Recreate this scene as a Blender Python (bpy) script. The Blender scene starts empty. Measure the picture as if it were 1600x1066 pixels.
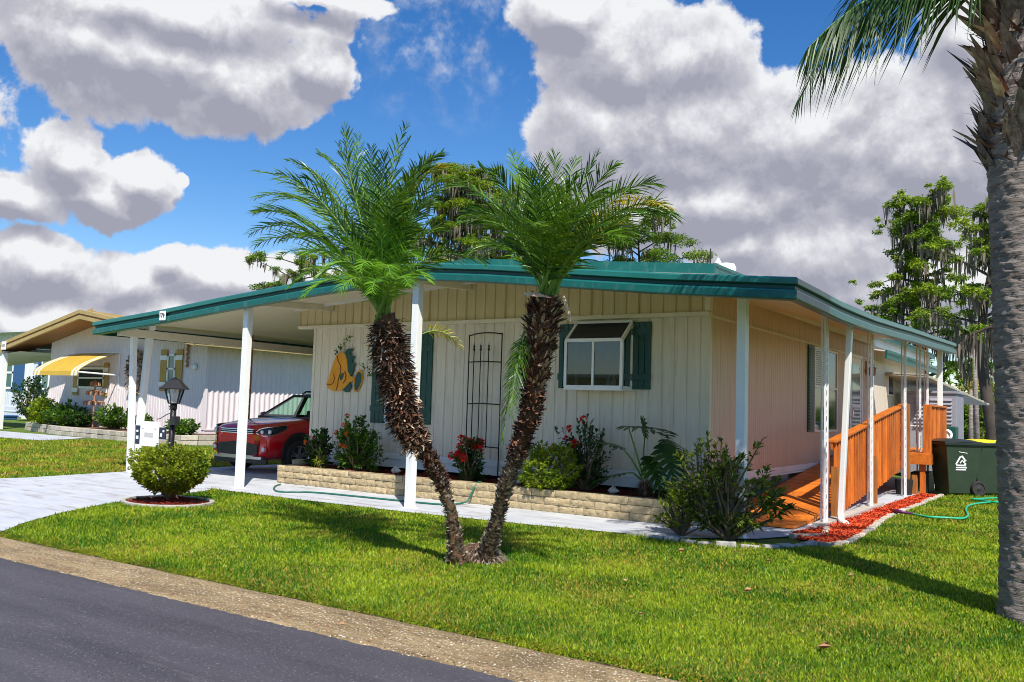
import bpy, math, random
import numpy as np
from mathutils import Matrix, Vector
C = bpy.context.scene
col = C.collection
R = math.radians
random.seed(7)

# ------------------------------------------------------------------ camera
F_PX, PITCH, ROLL, YAW = 1377.978, .07449143, .03109144, .59195046
CAM_H = 1.5
_fw = np.array([0, math.cos(PITCH), math.sin(PITCH)]); _rt = np.array([1., 0, 0]); _up = np.cross(_rt, _fw)
_r = math.cos(ROLL)*_rt + math.sin(ROLL)*_up; _u = -math.sin(ROLL)*_rt + math.cos(ROLL)*_up
_M = np.array([[math.cos(YAW), -math.sin(YAW), 0], [math.sin(YAW), math.cos(YAW), 0], [0, 0, 1]])
_r, _u, _fw = _M@_r, _M@_u, _M@_fw
def ray(x, y): return _r*(x-800)/F_PX - _u*(y-533)/F_PX + _fw
# measured photo positions -> places on a known real plane (height z, facade depth y, side wall x)
def GZ(x, y, z=0.): d = ray(x, y); t = (z-CAM_H)/d[2]; return (d[0]*t, d[1]*t, z)
def GY(x, y, Y): d = ray(x, y); t = Y/d[1]; return (d[0]*t, Y, CAM_H+d[2]*t)
def GX(x, y, X): d = ray(x, y); t = X/d[0]; return (X, d[1]*t, CAM_H+d[2]*t)
cam = bpy.data.cameras.new('camera'); camo = bpy.data.objects.new('camera', cam); col.objects.link(camo)
cam.sensor_width = 36; cam.lens = F_PX*36/1600; cam.clip_end = 3000; cam.clip_start = .05
m = Matrix.Identity(4)
for i in range(3): m[i][0] = _r[i]; m[i][1] = _u[i]; m[i][2] = -_fw[i]
m[2][3] = CAM_H
camo.matrix_world = m
C.camera = camo

# ------------------------------------------------------------------ light
SUN_AZ, SUN_EL = R(134), R(51)          # azimuth clockwise from +Y, elevation
to_sun = Vector((math.sin(SUN_AZ)*math.cos(SUN_EL), math.cos(SUN_AZ)*math.cos(SUN_EL), math.sin(SUN_EL)))
sl = bpy.data.lights.new('sun', 'SUN'); sl.energy = 5.0; sl.angle = R(.5); sl.color = (1, .95, .86)
so = bpy.data.objects.new('sun', sl); col.objects.link(so); so.rotation_euler = to_sun.to_track_quat('Z', 'Y').to_euler()
so.location = (20, -20, 30)
C.view_settings.view_transform = 'Standard'; C.view_settings.look = 'None'; C.view_settings.gamma = 1
C.view_settings.exposure = .36
C.cycles.max_bounces = 6; C.cycles.transparent_max_bounces = 10; C.cycles.use_denoising = True
C.cycles.sample_clamp_indirect = 6; C.cycles.filter_width = .95

class S:                                 # tiny wrapper to write node maths
    nt = None
    def __init__(s, k): s.k = k
    @staticmethod
    def op(o, *a, clamp=False):
        n = S.nt.nodes.new('ShaderNodeMath'); n.operation = o; n.use_clamp = clamp
        for i, x in enumerate(a):
            if isinstance(x, S): S.nt.links.new(x.k, n.inputs[i])
            else: n.inputs[i].default_value = x
        return S(n.outputs[0])
    def __add__(s, o): return S.op('ADD', s, o)
    def __sub__(s, o): return S.op('SUBTRACT', s, o)
    def __mul__(s, o): return S.op('MULTIPLY', s, o)
    def __truediv__(s, o): return S.op('DIVIDE', s, o)
    def rsub(s, o): return S.op('SUBTRACT', o, s)
def ramp01(x, a, b):
    n = S.nt.nodes.new('ShaderNodeMapRange'); n.interpolation_type = 'SMOOTHSTEP'
    S.nt.links.new(x.k, n.inputs[0]); n.inputs[1].default_value = a; n.inputs[2].default_value = b
    return S(n.outputs[0])

w = bpy.data.worlds.new('World'); C.world = w; w.use_nodes = True
nt = w.node_tree; nt.nodes.clear(); S.nt = nt
L = nt.links.new
tc = nt.nodes.new('ShaderNodeTexCoord')
sky = nt.nodes.new('ShaderNodeTexSky'); sky.sky_type = 'NISHITA'; sky.sun_disc = False
sky.sun_elevation = SUN_EL; sky.sun_rotation = SUN_AZ; sky.air_density = 1.0; sky.dust_density = .2; sky.ozone_density = 2.5
hs = nt.nodes.new('ShaderNodeHueSaturation'); hs.inputs['Saturation'].default_value = 1.36; hs.inputs['Value'].default_value = .94; hs.inputs['Hue'].default_value = .508
L(sky.outputs[0], hs.inputs['Color'])
# clouds: (photo x, y, half width, half height, amount)
CL = [(100, 62, 105, 84, 1), (215, 95, 180, 92, 1), (360, 130, 150, 80, 1), (495, 110, 62, 52, .8), (260, 20, 260, 60, 1), (500, 5, 120, 26, .6), 
      (110, 255, 70, 58, 1), (145, 300, 112, 50, 1), (15, 312, 85, 40, 1), (235, 270, 55, 50, .9), (300, 275, 16, 14, .5), 
      (50, 415, 100, 52, 1), (190, 440, 100, 58, 1), (320, 430, 110, 46, 1), (400, 425, 90, 48, 1), (60, 500, 260, 55, 1), (300, 500, 240, 60, 1), (560, 470, 160, 60, .8), (260, 400, 50, 30, .8),
      (880, 20, 95, 70, 1), (960, 90, 140, 110, 1), (950, 210, 130, 120, 1), (1090, 210, 150, 130, 1), (1080, 90, 110, 90, .9), (1250, 230, 180, 120, 1), (1120, 320, 260, 75, 1), (1420, 250, 170, 140, 1), (1560, 200, 120, 190, 1), (1500, 60, 70, 80, .8), (840, 330, 60, 50, .7),
      (1290, 400, 200, 85, 1), (1480, 450, 260, 90, 1), (1180, 450, 130, 45, 1), (820, 470, 200, 34, .7), (1150, 380, 80, 50, .8),
      (1900, 200, 350, 300, 1), (-300, 200, 260, 220, .9), (2500, 0, 400, 300, .9), (-1000, 100, 400, 250, .9), (500, -500, 500, 250, .9), (1500, -600, 500, 250, 1), (3400, 100, 500, 300, 1)]
def cloud_fields(off):
    mp = nt.nodes.new('ShaderNodeVectorMath'); mp.operation = 'ADD'; L(tc.outputs['Generated'], mp.inputs[0]); mp.inputs[1].default_value = off
    def noise(scale, det, rough, src=mp.outputs[0], dist=0.):
        n = nt.nodes.new('ShaderNodeTexNoise'); n.inputs['Scale'].default_value = scale; n.inputs['Detail'].default_value = det
        n.inputs['Roughness'].default_value = rough; n.inputs['Distortion'].default_value = dist; L(src, n.inputs['Vector']); return n
    sp = nt.nodes.new('ShaderNodeSeparateXYZ'); L(mp.outputs[0], sp.inputs[0])
    x, y, z = S(sp.outputs[0]), S(sp.outputs[1]), S(sp.outputs[2])
    az = S.op('ARCTAN2', x, y); el = S.op('ARCTAN2', z, S.op('SQRT', x*x + y*y))
    wn = noise(7, 5, .55); ws = nt.nodes.new('ShaderNodeSeparateXYZ'); L(wn.outputs['Color'], ws.inputs[0])
    az = az + (S(ws.outputs[0]) - .5)*.09; el = el + (S(ws.outputs[1]) - .5)*.07
    best = None
    for (px, py, rx, ry, am) in CL:
        d = ray(px, py); a0 = math.atan2(d[0], d[1]); e0 = math.atan2(d[2], math.hypot(d[0], d[1]))
        u = (az - a0)*(F_PX/rx*math.cos(e0)); v = (el - e0)*(F_PX/ry)
        b = (S.op('SQRT', u*u + v*v).rsub(1))*am if am >= 1 else (S.op('SQRT', u*u + v*v).rsub(1)) - (1-am)*.45
        best = b if best is None else S.op('SMOOTH_MAX', best, b, .15)
    f = S(noise(11, 10, .6, dist=.3).outputs[0])
    g = S(noise(34, 6, .6).outputs[0])
    return best, best + (f - .5)*1.1 + (g - .5)*.5, f, g
b0, d0, f0, g0 = cloud_fields((0, 0, 0))
b1, d1, f1, g1 = cloud_fields((.006, -.004, .022))
alpha = ramp01(d0, -.01, .15)
_w = ray(690, 40); _w = _w/np.linalg.norm(_w)       # thin veil of wisps high between the two big clouds
vd = nt.nodes.new('ShaderNodeVectorMath'); vd.operation = 'DISTANCE'; L(tc.outputs['Generated'], vd.inputs[0]); vd.inputs[1].default_value = tuple(_w)
wisp = ramp01(S(vd.outputs['Value']), .13, .02)*ramp01(f0*.55 + g0*.45, .44, .66)*.75
alpha = S.op('MAXIMUM', alpha, wisp)
lit = S.op('MULTIPLY', d0 - d1, 1.35) + .40                # thicker towards the ground = shaded base
lit = lit + ramp01(d0, .0, .38).rsub(1)*.38 + (f0 - .5)*.22
lit = S.op('MULTIPLY', lit, 1., clamp=True)
cr = nt.nodes.new('ShaderNodeValToRGB'); L(lit.k, cr.inputs[0])
cr.color_ramp.elements[0].position = .1; cr.color_ramp.elements[0].color = (2.35, 2.4, 2.95, 1)
cr.color_ramp.elements[1].position = .95; cr.color_ramp.elements[1].color = (5.8, 5.85, 6.0, 1)
e = cr.color_ramp.elements.new(.5); e.color = (3.5, 3.5, 3.95, 1)
mx = nt.nodes.new('ShaderNodeMix'); mx.data_type = 'RGBA'
L(alpha.k, mx.inputs[0]); L(hs.outputs[0], mx.inputs[6]); L(cr.outputs[0], mx.inputs[7])
bg = nt.nodes.new('ShaderNodeBackground'); bg.inputs[1].default_value = .12; L(mx.outputs[2], bg.inputs[0])
wo = nt.nodes.new('ShaderNodeOutputWorld'); L(bg.outputs[0], wo.inputs[0])

# ------------------------------------------------------------------ materials
MATS = {}
def mat(name, c, c2=None, rough=.6, metal=0., scale=6., stretch=(1, 1, 1), bump=0., bscale=None, bstretch=None, island=0., spec=.5, dirt=None, coat=0.):
    m = bpy.data.materials.new(name); m.use_nodes = True; t = m.node_tree; p = t.nodes['Principled BSDF']
    p.inputs['Roughness'].default_value = rough; p.inputs['Metallic'].default_value = metal
    p.inputs['Specular IOR Level'].default_value = spec; p.inputs['Coat Weight'].default_value = coat
    co = t.nodes.new('ShaderNodeTexCoord'); k = None
    def nz(sc, st, det=6):
        mp = t.nodes.new('ShaderNodeMapping'); mp.inputs['Scale'].default_value = st; t.links.new(co.outputs['Object'], mp.inputs[0])
        n = t.nodes.new('ShaderNodeTexNoise'); n.inputs['Scale'].default_value = sc; n.inputs['Detail'].default_value = det; n.inputs['Roughness'].default_value = .62
        t.links.new(mp.outputs[0], n.inputs[0]); return n.outputs[0]
    def mix(f, a, b, fac=None):
        x = t.nodes.new('ShaderNodeMix'); x.data_type = 'RGBA'
        if f is None: x.inputs[0].default_value = fac
        else: t.links.new(f, x.inputs[0])
        for i, q in ((6, a), (7, b)):
            if isinstance(q, tuple): x.inputs[i].default_value = (*q, 1)
            else: t.links.new(q, x.inputs[i])
        return x.outputs[2]
    def mr(s, a, b, lo=0., hi=1.):
        x = t.nodes.new('ShaderNodeMapRange'); t.links.new(s, x.inputs[0])
        for i, q in enumerate((a, b, lo, hi)): x.inputs[i+1].default_value = q
        return x.outputs[0]
    cc = c
    if c2 is not None: cc = mix(mr(nz(scale, stretch), .33, .67), c, c2)
    if dirt: cc = mix(mr(nz(dirt[1], dirt[2], 8), dirt[3], dirt[3]+.18, 0, dirt[4]), cc, dirt[0])
    if island:
        g = t.nodes.new('ShaderNodeNewGeometry'); h = t.nodes.new('ShaderNodeHueSaturation')
        t.links.new(mr(g.outputs['Random Per Island'], 0, 1, 1-island, 1+island), h.inputs['Value'])
        if isinstance(cc, tuple): h.inputs['Color'].default_value = (*cc, 1)
        else: t.links.new(cc, h.inputs['Color'])
        cc = h.outputs[0]
    if isinstance(cc, tuple): p.inputs['Base Color'].default_value = (*cc, 1)
    else: t.links.new(cc, p.inputs['Base Color'])
    if bump:
        b = t.nodes.new('ShaderNodeBump'); b.inputs['Strength'].default_value = 1; b.inputs['Distance'].default_value = bump
        t.links.new(nz(bscale or scale, bstretch or stretch), b.inputs['Height']); t.links.new(b.outputs[0], p.inputs['Normal'])
    MATS[name] = m; return m
def leafmat(name, c, c2, trans=.35, rough=.45, patch=2.5, spec=.35):
    """leaf: per-leaf colour between c and c2, wide patches, some light through the blade"""
    m = bpy.data.materials.new(name); m.use_nodes = True; t = m.node_tree; p = t.nodes['Principled BSDF']; o = t.nodes['Material Output']
    g = t.nodes.new('ShaderNodeNewGeometry'); co = t.nodes.new('ShaderNodeTexCoord'); n = t.nodes.new('ShaderNodeTexNoise'); n.inputs['Scale'].default_value = patch; n.inputs['Detail'].default_value = 4
    t.links.new(co.outputs['Object'], n.inputs[0])
    a = t.nodes.new('ShaderNodeMath'); a.operation = 'MULTIPLY_ADD'; t.links.new(n.outputs[0], a.inputs[0]); a.inputs[1].default_value = 2.4; a.inputs[2].default_value = -1.2
    b = t.nodes.new('ShaderNodeMath'); b.operation = 'ADD'; b.use_clamp = True; t.links.new(a.outputs[0], b.inputs[0]); t.links.new(g.outputs['Random Per Island'], b.inputs[1])
    x = t.nodes.new('ShaderNodeMix'); x.data_type = 'RGBA'; t.links.new(b.outputs[0], x.inputs[0]); x.inputs[6].default_value = (*c, 1); x.inputs[7].default_value = (*c2, 1)
    t.links.new(x.outputs[2], p.inputs['Base Color']); p.inputs['Roughness'].default_value = rough; p.inputs['Specular IOR Level'].default_value = spec
    tr = t.nodes.new('ShaderNodeBsdfTranslucent'); v = t.nodes.new('ShaderNodeHueSaturation'); v.inputs['Value'].default_value = 1.5; v.inputs['Hue'].default_value = .485
    t.links.new(x.outputs[2], v.inputs['Color']); t.links.new(v.outputs[0], tr.inputs[0])
    ms = t.nodes.new('ShaderNodeMixShader'); ms.inputs[0].default_value = trans
    t.links.new(p.outputs[0], ms.inputs[1]); t.links.new(tr.outputs[0], ms.inputs[2]); t.links.new(ms.outputs[0], o.inputs[0])
    MATS[name] = m; return m
def glassmat(name, tint, refl=.12, rough=.02):
    m = bpy.data.materials.new(name); m.use_nodes = True; t = m.node_tree; t.nodes.remove(t.nodes['Principled BSDF']); o = t.nodes['Material Output']
    tr = t.nodes.new('ShaderNodeBsdfTransparent'); tr.inputs[0].default_value = (*tint, 1)
    gl = t.nodes.new('ShaderNodeBsdfGlossy'); gl.inputs['Roughness'].default_value = rough
    lw = t.nodes.new('ShaderNodeFresnel'); lw.inputs[0].default_value = 1.5
    a = t.nodes.new('ShaderNodeMath'); a.operation = 'ADD'; a.use_clamp = True; a.inputs[1].default_value = refl; t.links.new(lw.outputs[0], a.inputs[0])
    ms = t.nodes.new('ShaderNodeMixShader'); t.links.new(a.outputs[0], ms.inputs[0]); t.links.new(tr.outputs[0], ms.inputs[1]); t.links.new(gl.outputs[0], ms.inputs[2]); t.links.new(ms.outputs[0], o.inputs[0])
    MATS[name] = m; return m
def speckle(m, scale, thr, hi, lo):
    """stone grains: light and dark flecks over the surface colour"""
    t = m.node_tree; p = t.nodes['Principled BSDF']; src = p.inputs['Base Color'].links[0].from_socket; co = t.nodes.new('ShaderNodeTexCoord')
    for (sc, th, c, sgn) in ((scale, thr, hi, 1), (scale*.8, 1-thr, lo, -1)):
        n = t.nodes.new('ShaderNodeTexNoise'); n.inputs['Scale'].default_value = sc; n.inputs['Detail'].default_value = 2.5; t.links.new(co.outputs['Object'], n.inputs[0])
        r_ = t.nodes.new('ShaderNodeMapRange'); t.links.new(n.outputs[0], r_.inputs[0]); r_.inputs[1].default_value = th; r_.inputs[2].default_value = th+.07*sgn
        x = t.nodes.new('ShaderNodeMix'); x.data_type = 'RGBA'; t.links.new(r_.outputs[0], x.inputs[0]); t.links.new(src, x.inputs[6]); x.inputs[7].default_value = (*c, 1); src = x.outputs[2]
    t.links.new(src, p.inputs['Base Color']); return m
STREAK = (9, 9, .5)
mat('siding', (.80, .71, .58), (.72, .63, .50), rough=.45, scale=1.2, stretch=STREAK, dirt=((.42, .37, .29), 3, (6, 6, .5), .54, .55), bump=.002, bscale=20)
mat('siding_porch_shade', (.66, .51, .39), (.60, .45, .335), rough=.45, scale=1.2, stretch=STREAK, bump=.002, bscale=20)  # the cream siding again, with porch shade and warm bounce painted into its colour
mat('siding_gable', (.68, .57, .33), (.60, .49, .27), rough=.5, scale=1.2, stretch=STREAK, dirt=((.4, .36, .24), 3, (6, 6, .7), .60, .5))
mat('skirt', (.82, .80, .76), (.72, .71, .68), rough=.4, scale=2, stretch=(1, 1, 5), dirt=((.3, .26, .2), 5, (1, 1, 2), .62, .5))
mat('white_paint', (.86, .86, .85), (.80, .80, .79), rough=.35, scale=3, dirt=((.42, .38, .3), 7, (3, 3, .8), .62, .6))
mat('trim_cream', (.78, .73, .58), (.70, .64, .48), rough=.45, scale=4, dirt=((.4, .36, .26), 5, (1, 1, 3), .62, .5))
mat('soffit', (.74, .66, .48), (.68, .60, .42), rough=.5, scale=1.5, stretch=(1, 6, 1))
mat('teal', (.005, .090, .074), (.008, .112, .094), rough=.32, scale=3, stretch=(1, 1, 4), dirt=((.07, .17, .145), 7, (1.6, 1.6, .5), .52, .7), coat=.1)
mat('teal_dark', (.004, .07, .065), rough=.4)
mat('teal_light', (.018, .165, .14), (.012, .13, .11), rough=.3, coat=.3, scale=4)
mat('shutter', (.006, .060, .048), (.010, .078, .062), rough=.4, scale=8)
mat('roof_white', (.75, .75, .72), (.62, .62, .58), rough=.5, scale=1)
mat('aluminium', (.72, .70, .62), rough=.35, metal=.0)
mat('black_metal', (.012, .011, .011), rough=.4)
mat('black_plastic', (.014, .015, .016), (.03, .03, .03), rough=.5, scale=8)
mat('rubber', (.02, .02, .02), (.035, .033, .03), rough=.8, scale=12)
mat('dark', (.02, .02, .022), rough=.9)
mat('blind', (.55, .55, .52), rough=.6)
mat('wood', (.74, .215, .018), (.52, .115, .010), rough=.5, scale=2.2, stretch=(9, 2.2, 9), island=.22, bump=.002, bscale=10, bstretch=(6, 1, 6))
mat('wood_v', (.72, .20, .02), (.44, .09, .010), rough=.5, scale=2.4, stretch=(9, 9, 1.2), island=.3, bump=.002, bscale=10, bstretch=(6, 6, 1))
mat('wood_post', (.42, .17, .035), (.27, .09, .02), rough=.55, scale=2.4, stretch=(9, 9, 1.2), island=.1)
mat('stone_block', (.56, .45, .27), (.40, .30, .16), rough=.85, scale=14, island=.12, bump=.02, bscale=40)
mat('stone_edge', (.55, .50, .42), (.40, .34, .26), rough=.9, scale=9, island=.2, bump=.01, bscale=30)
mat('concrete_pale', (.45, .475, .52), (.56, .575, .60), rough=.7, scale=2.2, stretch=(1, 1, 1), dirt=((.27, .22, .20), 1.7, (.7, 3.5, 1), .52, .85), bump=.003, bscale=60)
mat('concrete', (.50, .47, .42), (.38, .35, .30), rough=.85, scale=5, bump=.004, bscale=50)
speckle(mat('kerb', (.36, .26, .13), (.18, .12, .05), rough=.9, scale=3.6, stretch=(.5, 2.2, 1), dirt=((.11, .065, .028), 1.6, (.8, 2.6, 1), .50, .75), bump=.010, bscale=40), 70, .60, (.80, .74, .62), (.06, .045, .02))
speckle(mat('asphalt', (.088, .082, .096), (.050, .047, .058), rough=.75, scale=1.0, stretch=(.3, 2.6, 1), dirt=((.16, .15, .155), 3.2, (.35, 2.8, 1), .60, .65), bump=.004, bscale=120, spec=.4), 75, .62, (.20, .19, .20), (.022, .021, .026))
mat('soil', (.16, .085, .035), (.07, .04, .02), rough=1, scale=14, bump=.02, bscale=40)
mat('turf', (.06, .15, .010), (.15, .20, .02), rough=1, scale=1.6, dirt=((.30, .22, .06), .9, (1, 1, 1), .60, .5), bump=.03, bscale=60)
mat('turf_far', (.07, .17, .012), (.18, .22, .03), rough=1, scale=.7, stretch=(.6, 1.6, 1), bump=.03, bscale=30)
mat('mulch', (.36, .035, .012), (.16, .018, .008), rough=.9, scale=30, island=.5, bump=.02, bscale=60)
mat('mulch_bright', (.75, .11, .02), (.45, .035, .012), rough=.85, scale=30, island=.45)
mat('bark_gray', (.36, .30, .26), (.16, .125, .105), rough=.9, scale=4, stretch=(1, 1, 5), bump=.03, bscale=11, bstretch=(.8, .8, 5), dirt=((.045, .03, .025), 3.0, (1.3, 1.3, 9), .56, .85))
mat('bark_palm', (.16, .085, .04), (.06, .03, .016), rough=.95, scale=18, bump=.02, bscale=30)
mat('boot_pale', (.60, .48, .34), (.28, .16, .08), rough=.8, scale=14, island=.55)
mat('boot_dark', (.17, .072, .035), (.065, .028, .016), rough=.9, scale=14, island=.6)
mat('boot_spine', (.46, .40, .31), (.22, .16, .11), rough=.8, scale=14, island=.5)
mat('boot_grey', (.30, .235, .18), (.10, .055, .032), rough=.85, scale=7, stretch=(3, 3, 1), island=.4, bump=.01, bscale=20)
mat('bark_tree', (.085, .065, .045), (.045, .035, .026), rough=.95, scale=2, bump=.03)
mat('moss', (.20, .175, .125), (.12, .10, .075), rough=1, scale=.8, island=.35)
mat('stem', (.20, .15, .09), (.12, .09, .05), rough=.9, scale=12)
mat('stem_green', (.14, .26, .04), rough=.6)
leafmat('leaf_palm', (.022, .085, .007), (.125, .245, .014), trans=.22, rough=.33)
leafmat('leaf_palm_bright', (.08, .24, .015), (.20, .40, .03), trans=.35, rough=.4)
leafmat('leaf_yellow', (.45, .38, .02), (.60, .50, .06), trans=.3)
leafmat('leaf_queen', (.018, .055, .012), (.05, .11, .02), trans=.18, rough=.4)
leafmat('leaf_dark', (.016, .055, .010), (.045, .12, .016), trans=.2, rough=.35)
leafmat('leaf_corner', (.030, .070, .012), (.20, .26, .03), trans=.25, rough=.32, patch=3.5)
leafmat('leaf_mid', (.030, .10, .012), (.12, .24, .02), trans=.28, rough=.35)
leafmat('leaf_lime', (.11, .20, .012), (.34, .42, .025), trans=.3, rough=.4)
leafmat('leaf_bush', (.09, .16, .012), (.33, .38, .02), trans=.28, rough=.4)
leafmat('leaf_cypress', (.060, .16, .010), (.30, .40, .025), trans=.3, rough=.6, patch=.5)
leafmat('leaf_hedge', (.05, .14, .012), (.22, .32, .025), trans=.3, rough=.6, patch=.6)
leafmat('leaf_hedge_pale', (.30, .26, .10), (.42, .40, .10), trans=.3, rough=.6, patch=.6)
leafmat('grass_blade', (.032, .145, .006), (.37, .46, .022), trans=.35, rough=.5, patch=1.1, spec=.25)
leafmat('grass_dry', (.20, .22, .02), (.50, .36, .07), trans=.3, rough=.6, patch=.8, spec=.2)
leafmat('flower_red', (.65, .008, .008), (.80, .03, .02), trans=.2)
leafmat('flower_orange', (.75, .10, .01), (.85, .16, .02), trans=.2)
leafmat('dead_leaf', (.30, .12, .05), (.55, .35, .18), trans=.1)
mat('car_red', (.62, .004, .010), rough=.22, coat=1., spec=.6)
mat('chrome', (.75, .75, .76), rough=.12, metal=1.)
mat('silver', (.55, .56, .58), rough=.3, metal=.8)
mat('lamp_lens', (.75, .77, .8), rough=.08, spec=.8)
mat('hose_green', (.012, .12, .085), rough=.4)
mat('hose_teal', (.02, .42, .24), rough=.4)
mat('purple', (.10, .01, .09), rough=.5)
mat('bin_green', (.022, .040, .022), (.032, .052, .03), rough=.45, scale=3)
mat('bin_lid', (.012, .02, .016), rough=.4)
mat('bin_yellow', (.75, .62, .01), rough=.45)
mat('sign_white', (.88, .88, .88), rough=.4)
mat('print_grey', (.55, .52, .5), rough=.5)
mat('sign_dark', (.02, .03, .06), rough=.4)
mat('gold', (.85, .36, .006), (.72, .27, .005), rough=.45, scale=9)
mat('fish_line', (.20, .03, .01), rough=.5)
mat('n_siding', (.78, .70, .70), (.71, .63, .63), rough=.5, scale=1.2, stretch=STREAK)
mat('n_gold', (.48, .30, .05), (.40, .25, .04), rough=.5, scale=3)
mat('n_tan', (.46, .33, .13), (.38, .27, .10), rough=.5, scale=3)
mat('n_brown', (.30, .14, .04), rough=.6)
mat('n_blue', (.03, .10, .26), rough=.45)
mat('n_wall_blue', (.68, .72, .84), (.62, .66, .78), rough=.5, scale=1.2, stretch=STREAK)
mat('n_awning', (.56, .37, .045), (.50, .32, .035), rough=.6, scale=2)
mat('glass_dark', (.018, .024, .034), rough=.06, spec=.35)
mat('glass_teal', (.10, .19, .19), rough=.08, spec=.8)
mat('grey_shed', (.30, .29, .33), (.25, .24, .28), rough=.6, scale=3)
mat('rust', (.28, .10, .04), (.42, .25, .14), rough=.8, scale=20, island=.3)
mat('shell', (.80, .74, .66), (.62, .52, .42), rough=.6, scale=14)
mat('tin', (.48, .42, .30), (.40, .36, .28), rough=.5, scale=3)
glassmat('glass', (.50, .57, .60), .05)
glassmat('glass_car', (.55, .80, .66), .06)
glassmat('glass_lamp', (.88, .88, .85), .05)
m = mat('water', (.20, .26, .34), rough=.12, spec=.6, bump=.02, bscale=1.2)

# ------------------------------------------------------------------ mesh helpers
def tagp(o, label=None, cat=None, group=None, kind=None):
    if label: o['label'] = label
    if cat: o['category'] = cat
    if group: o['group'] = group
    if kind: o['kind'] = kind
    return o
def empty(name, loc, label=None, cat=None, group=None):
    o = bpy.data.objects.new(name, None); col.objects.link(o); o.location = loc; o.empty_display_size = .2
    return tagp(o, label, cat, group)
def link(name, me, mats, parent=None, smooth=False):
    for q in ([mats] if isinstance(mats, str) else mats): me.materials.append(MATS[q])
    if smooth: me.polygons.foreach_set('use_smooth', [True]*len(me.polygons))
    o = bpy.data.objects.new(name, me); col.objects.link(o)
    if parent is not None:
        o.parent = parent
        if parent.type == 'EMPTY':
            o.matrix_parent_inverse = (Matrix.Translation(parent.location) @ parent.rotation_euler.to_matrix().to_4x4()).inverted()
    return o
class MB:
    def __init__(s): s.v = []; s.f = []; s.m = []
    def add(s, vs, fs, mi=0):
        b = len(s.v); s.v += [tuple(q) for q in vs]; s.f += [tuple(b+i for i in f) for f in fs]; s.m += [mi]*len(fs); return s
    def box(s, x0, x1, y0, y1, z0, z1, mi=0):
        if x0 > x1: x0, x1 = x1, x0
        if y0 > y1: y0, y1 = y1, y0
        return s.add([(x0, y0, z0), (x1, y0, z0), (x1, y1, z0), (x0, y1, z0), (x0, y0, z1), (x1, y0, z1), (x1, y1, z1), (x0, y1, z1)],
              [(0, 3, 2, 1), (4, 5, 6, 7), (0, 1, 5, 4), (1, 2, 6, 5), (2, 3, 7, 6), (3, 0, 4, 7)], mi)
    def bar(s, a, b, wx, wy, mi=0, side=None):
        """box-section bar from a to b, wx across `side`, wy the other way"""
        a, b = Vector(a), Vector(b); d = (b-a).normalized()
        sx = Vector(side) if side else (Vector((1, 0, 0)) if abs(d.x) < .8 else Vector((0, 1, 0)))
        sx = (sx - d*sx.dot(d)).normalized(); sy = d.cross(sx)
        vs = [p + sx*wx*.5*i + sy*wy*.5*j for p in (a, b) for i, j in ((-1, -1), (1, -1), (1, 1), (-1, 1))]
        return s.add(vs, [(0, 3, 2, 1), (4, 5, 6, 7), (0, 1, 5, 4), (1, 2, 6, 5), (2, 3, 7, 6), (3, 0, 4, 7)], mi)
    def tube(s, pts, r, n=8, mi=0, cap=True):
        P = [Vector(p) for p in pts]; rs = r if isinstance(r, (list, tuple)) else [r]*len(P); vs = []; ref = None
        for i, p in enumerate(P):
            d = (P[min(i+1, len(P)-1)] - P[max(i-1, 0)]).normalized()
            if ref is None: ref = Vector((0, 0, 1)) if abs(d.z) < .9 else Vector((1, 0, 0))
            a = (ref - d*ref.dot(d)).normalized(); b = d.cross(a); ref = a
            vs += [p + (a*math.cos(2*math.pi*k/n) + b*math.sin(2*math.pi*k/n))*rs[i] for k in range(n)]
        fs = [(i*n+k, i*n+(k+1) % n, (i+1)*n+(k+1) % n, (i+1)*n+k) for i in range(len(P)-1) for k in range(n)]
        if cap: fs += [tuple(range(n))[::-1], tuple((len(P)-1)*n+k for k in range(n))]
        return s.add(vs, fs, mi)
    def prism(s, poly, off, mi=0):
        n = len(poly); P = [Vector(p) for p in poly]; o = Vector(off)
        return s.add(P + [p+o for p in P], [tuple(range(n)), tuple(range(2*n-1, n-1, -1))] + [(i, i+n, (i+1) % n+n, (i+1) % n) for i in range(n)], mi)
    def lathe(s, c, prof, n=20, mi=0, axis='z', sx=1, sy=1):
        vs = []
        for (r, h) in prof:
            for k in range(n):
                a = 2*math.pi*k/n; u, v = r*math.cos(a)*sx, r*math.sin(a)*sy
                q = (u, v, h) if axis == 'z' else ((h, u, v) if axis == 'x' else (u, h, v))
                vs.append((c[0]+q[0], c[1]+q[1], c[2]+q[2]))
        m_ = len(prof); fs = [(i*n+k, i*n+(k+1) % n, (i+1)*n+(k+1) % n, (i+1)*n+k) for i in range(m_-1) for k in range(n)]
        fs += [tuple(range(n))[::-1], tuple((m_-1)*n+k for k in range(n))]
        return s.add(vs, fs, mi)
    def quad(s, *p, mi=0): return s.add(p, [tuple(range(len(p)))], mi)
    def build(s, name, mats, parent=None, smooth=False, bevel=0., sub=0):
        me = bpy.data.meshes.new(name); me.from_pydata([tuple(v) for v in s.v], [], s.f)
        for i, q in enumerate(s.m):
            if q: me.polygons[i].material_index = q
        me.update()
        o = link(name, me, mats, parent, smooth)
        if bevel:
            b = o.modifiers.new('bevel', 'BEVEL'); b.width = bevel; b.segments = 2; b.limit_method = 'ANGLE'
        if sub:
            b = o.modifiers.new('sub', 'SUBSURF'); b.levels = b.render_levels = sub
        return o
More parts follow.
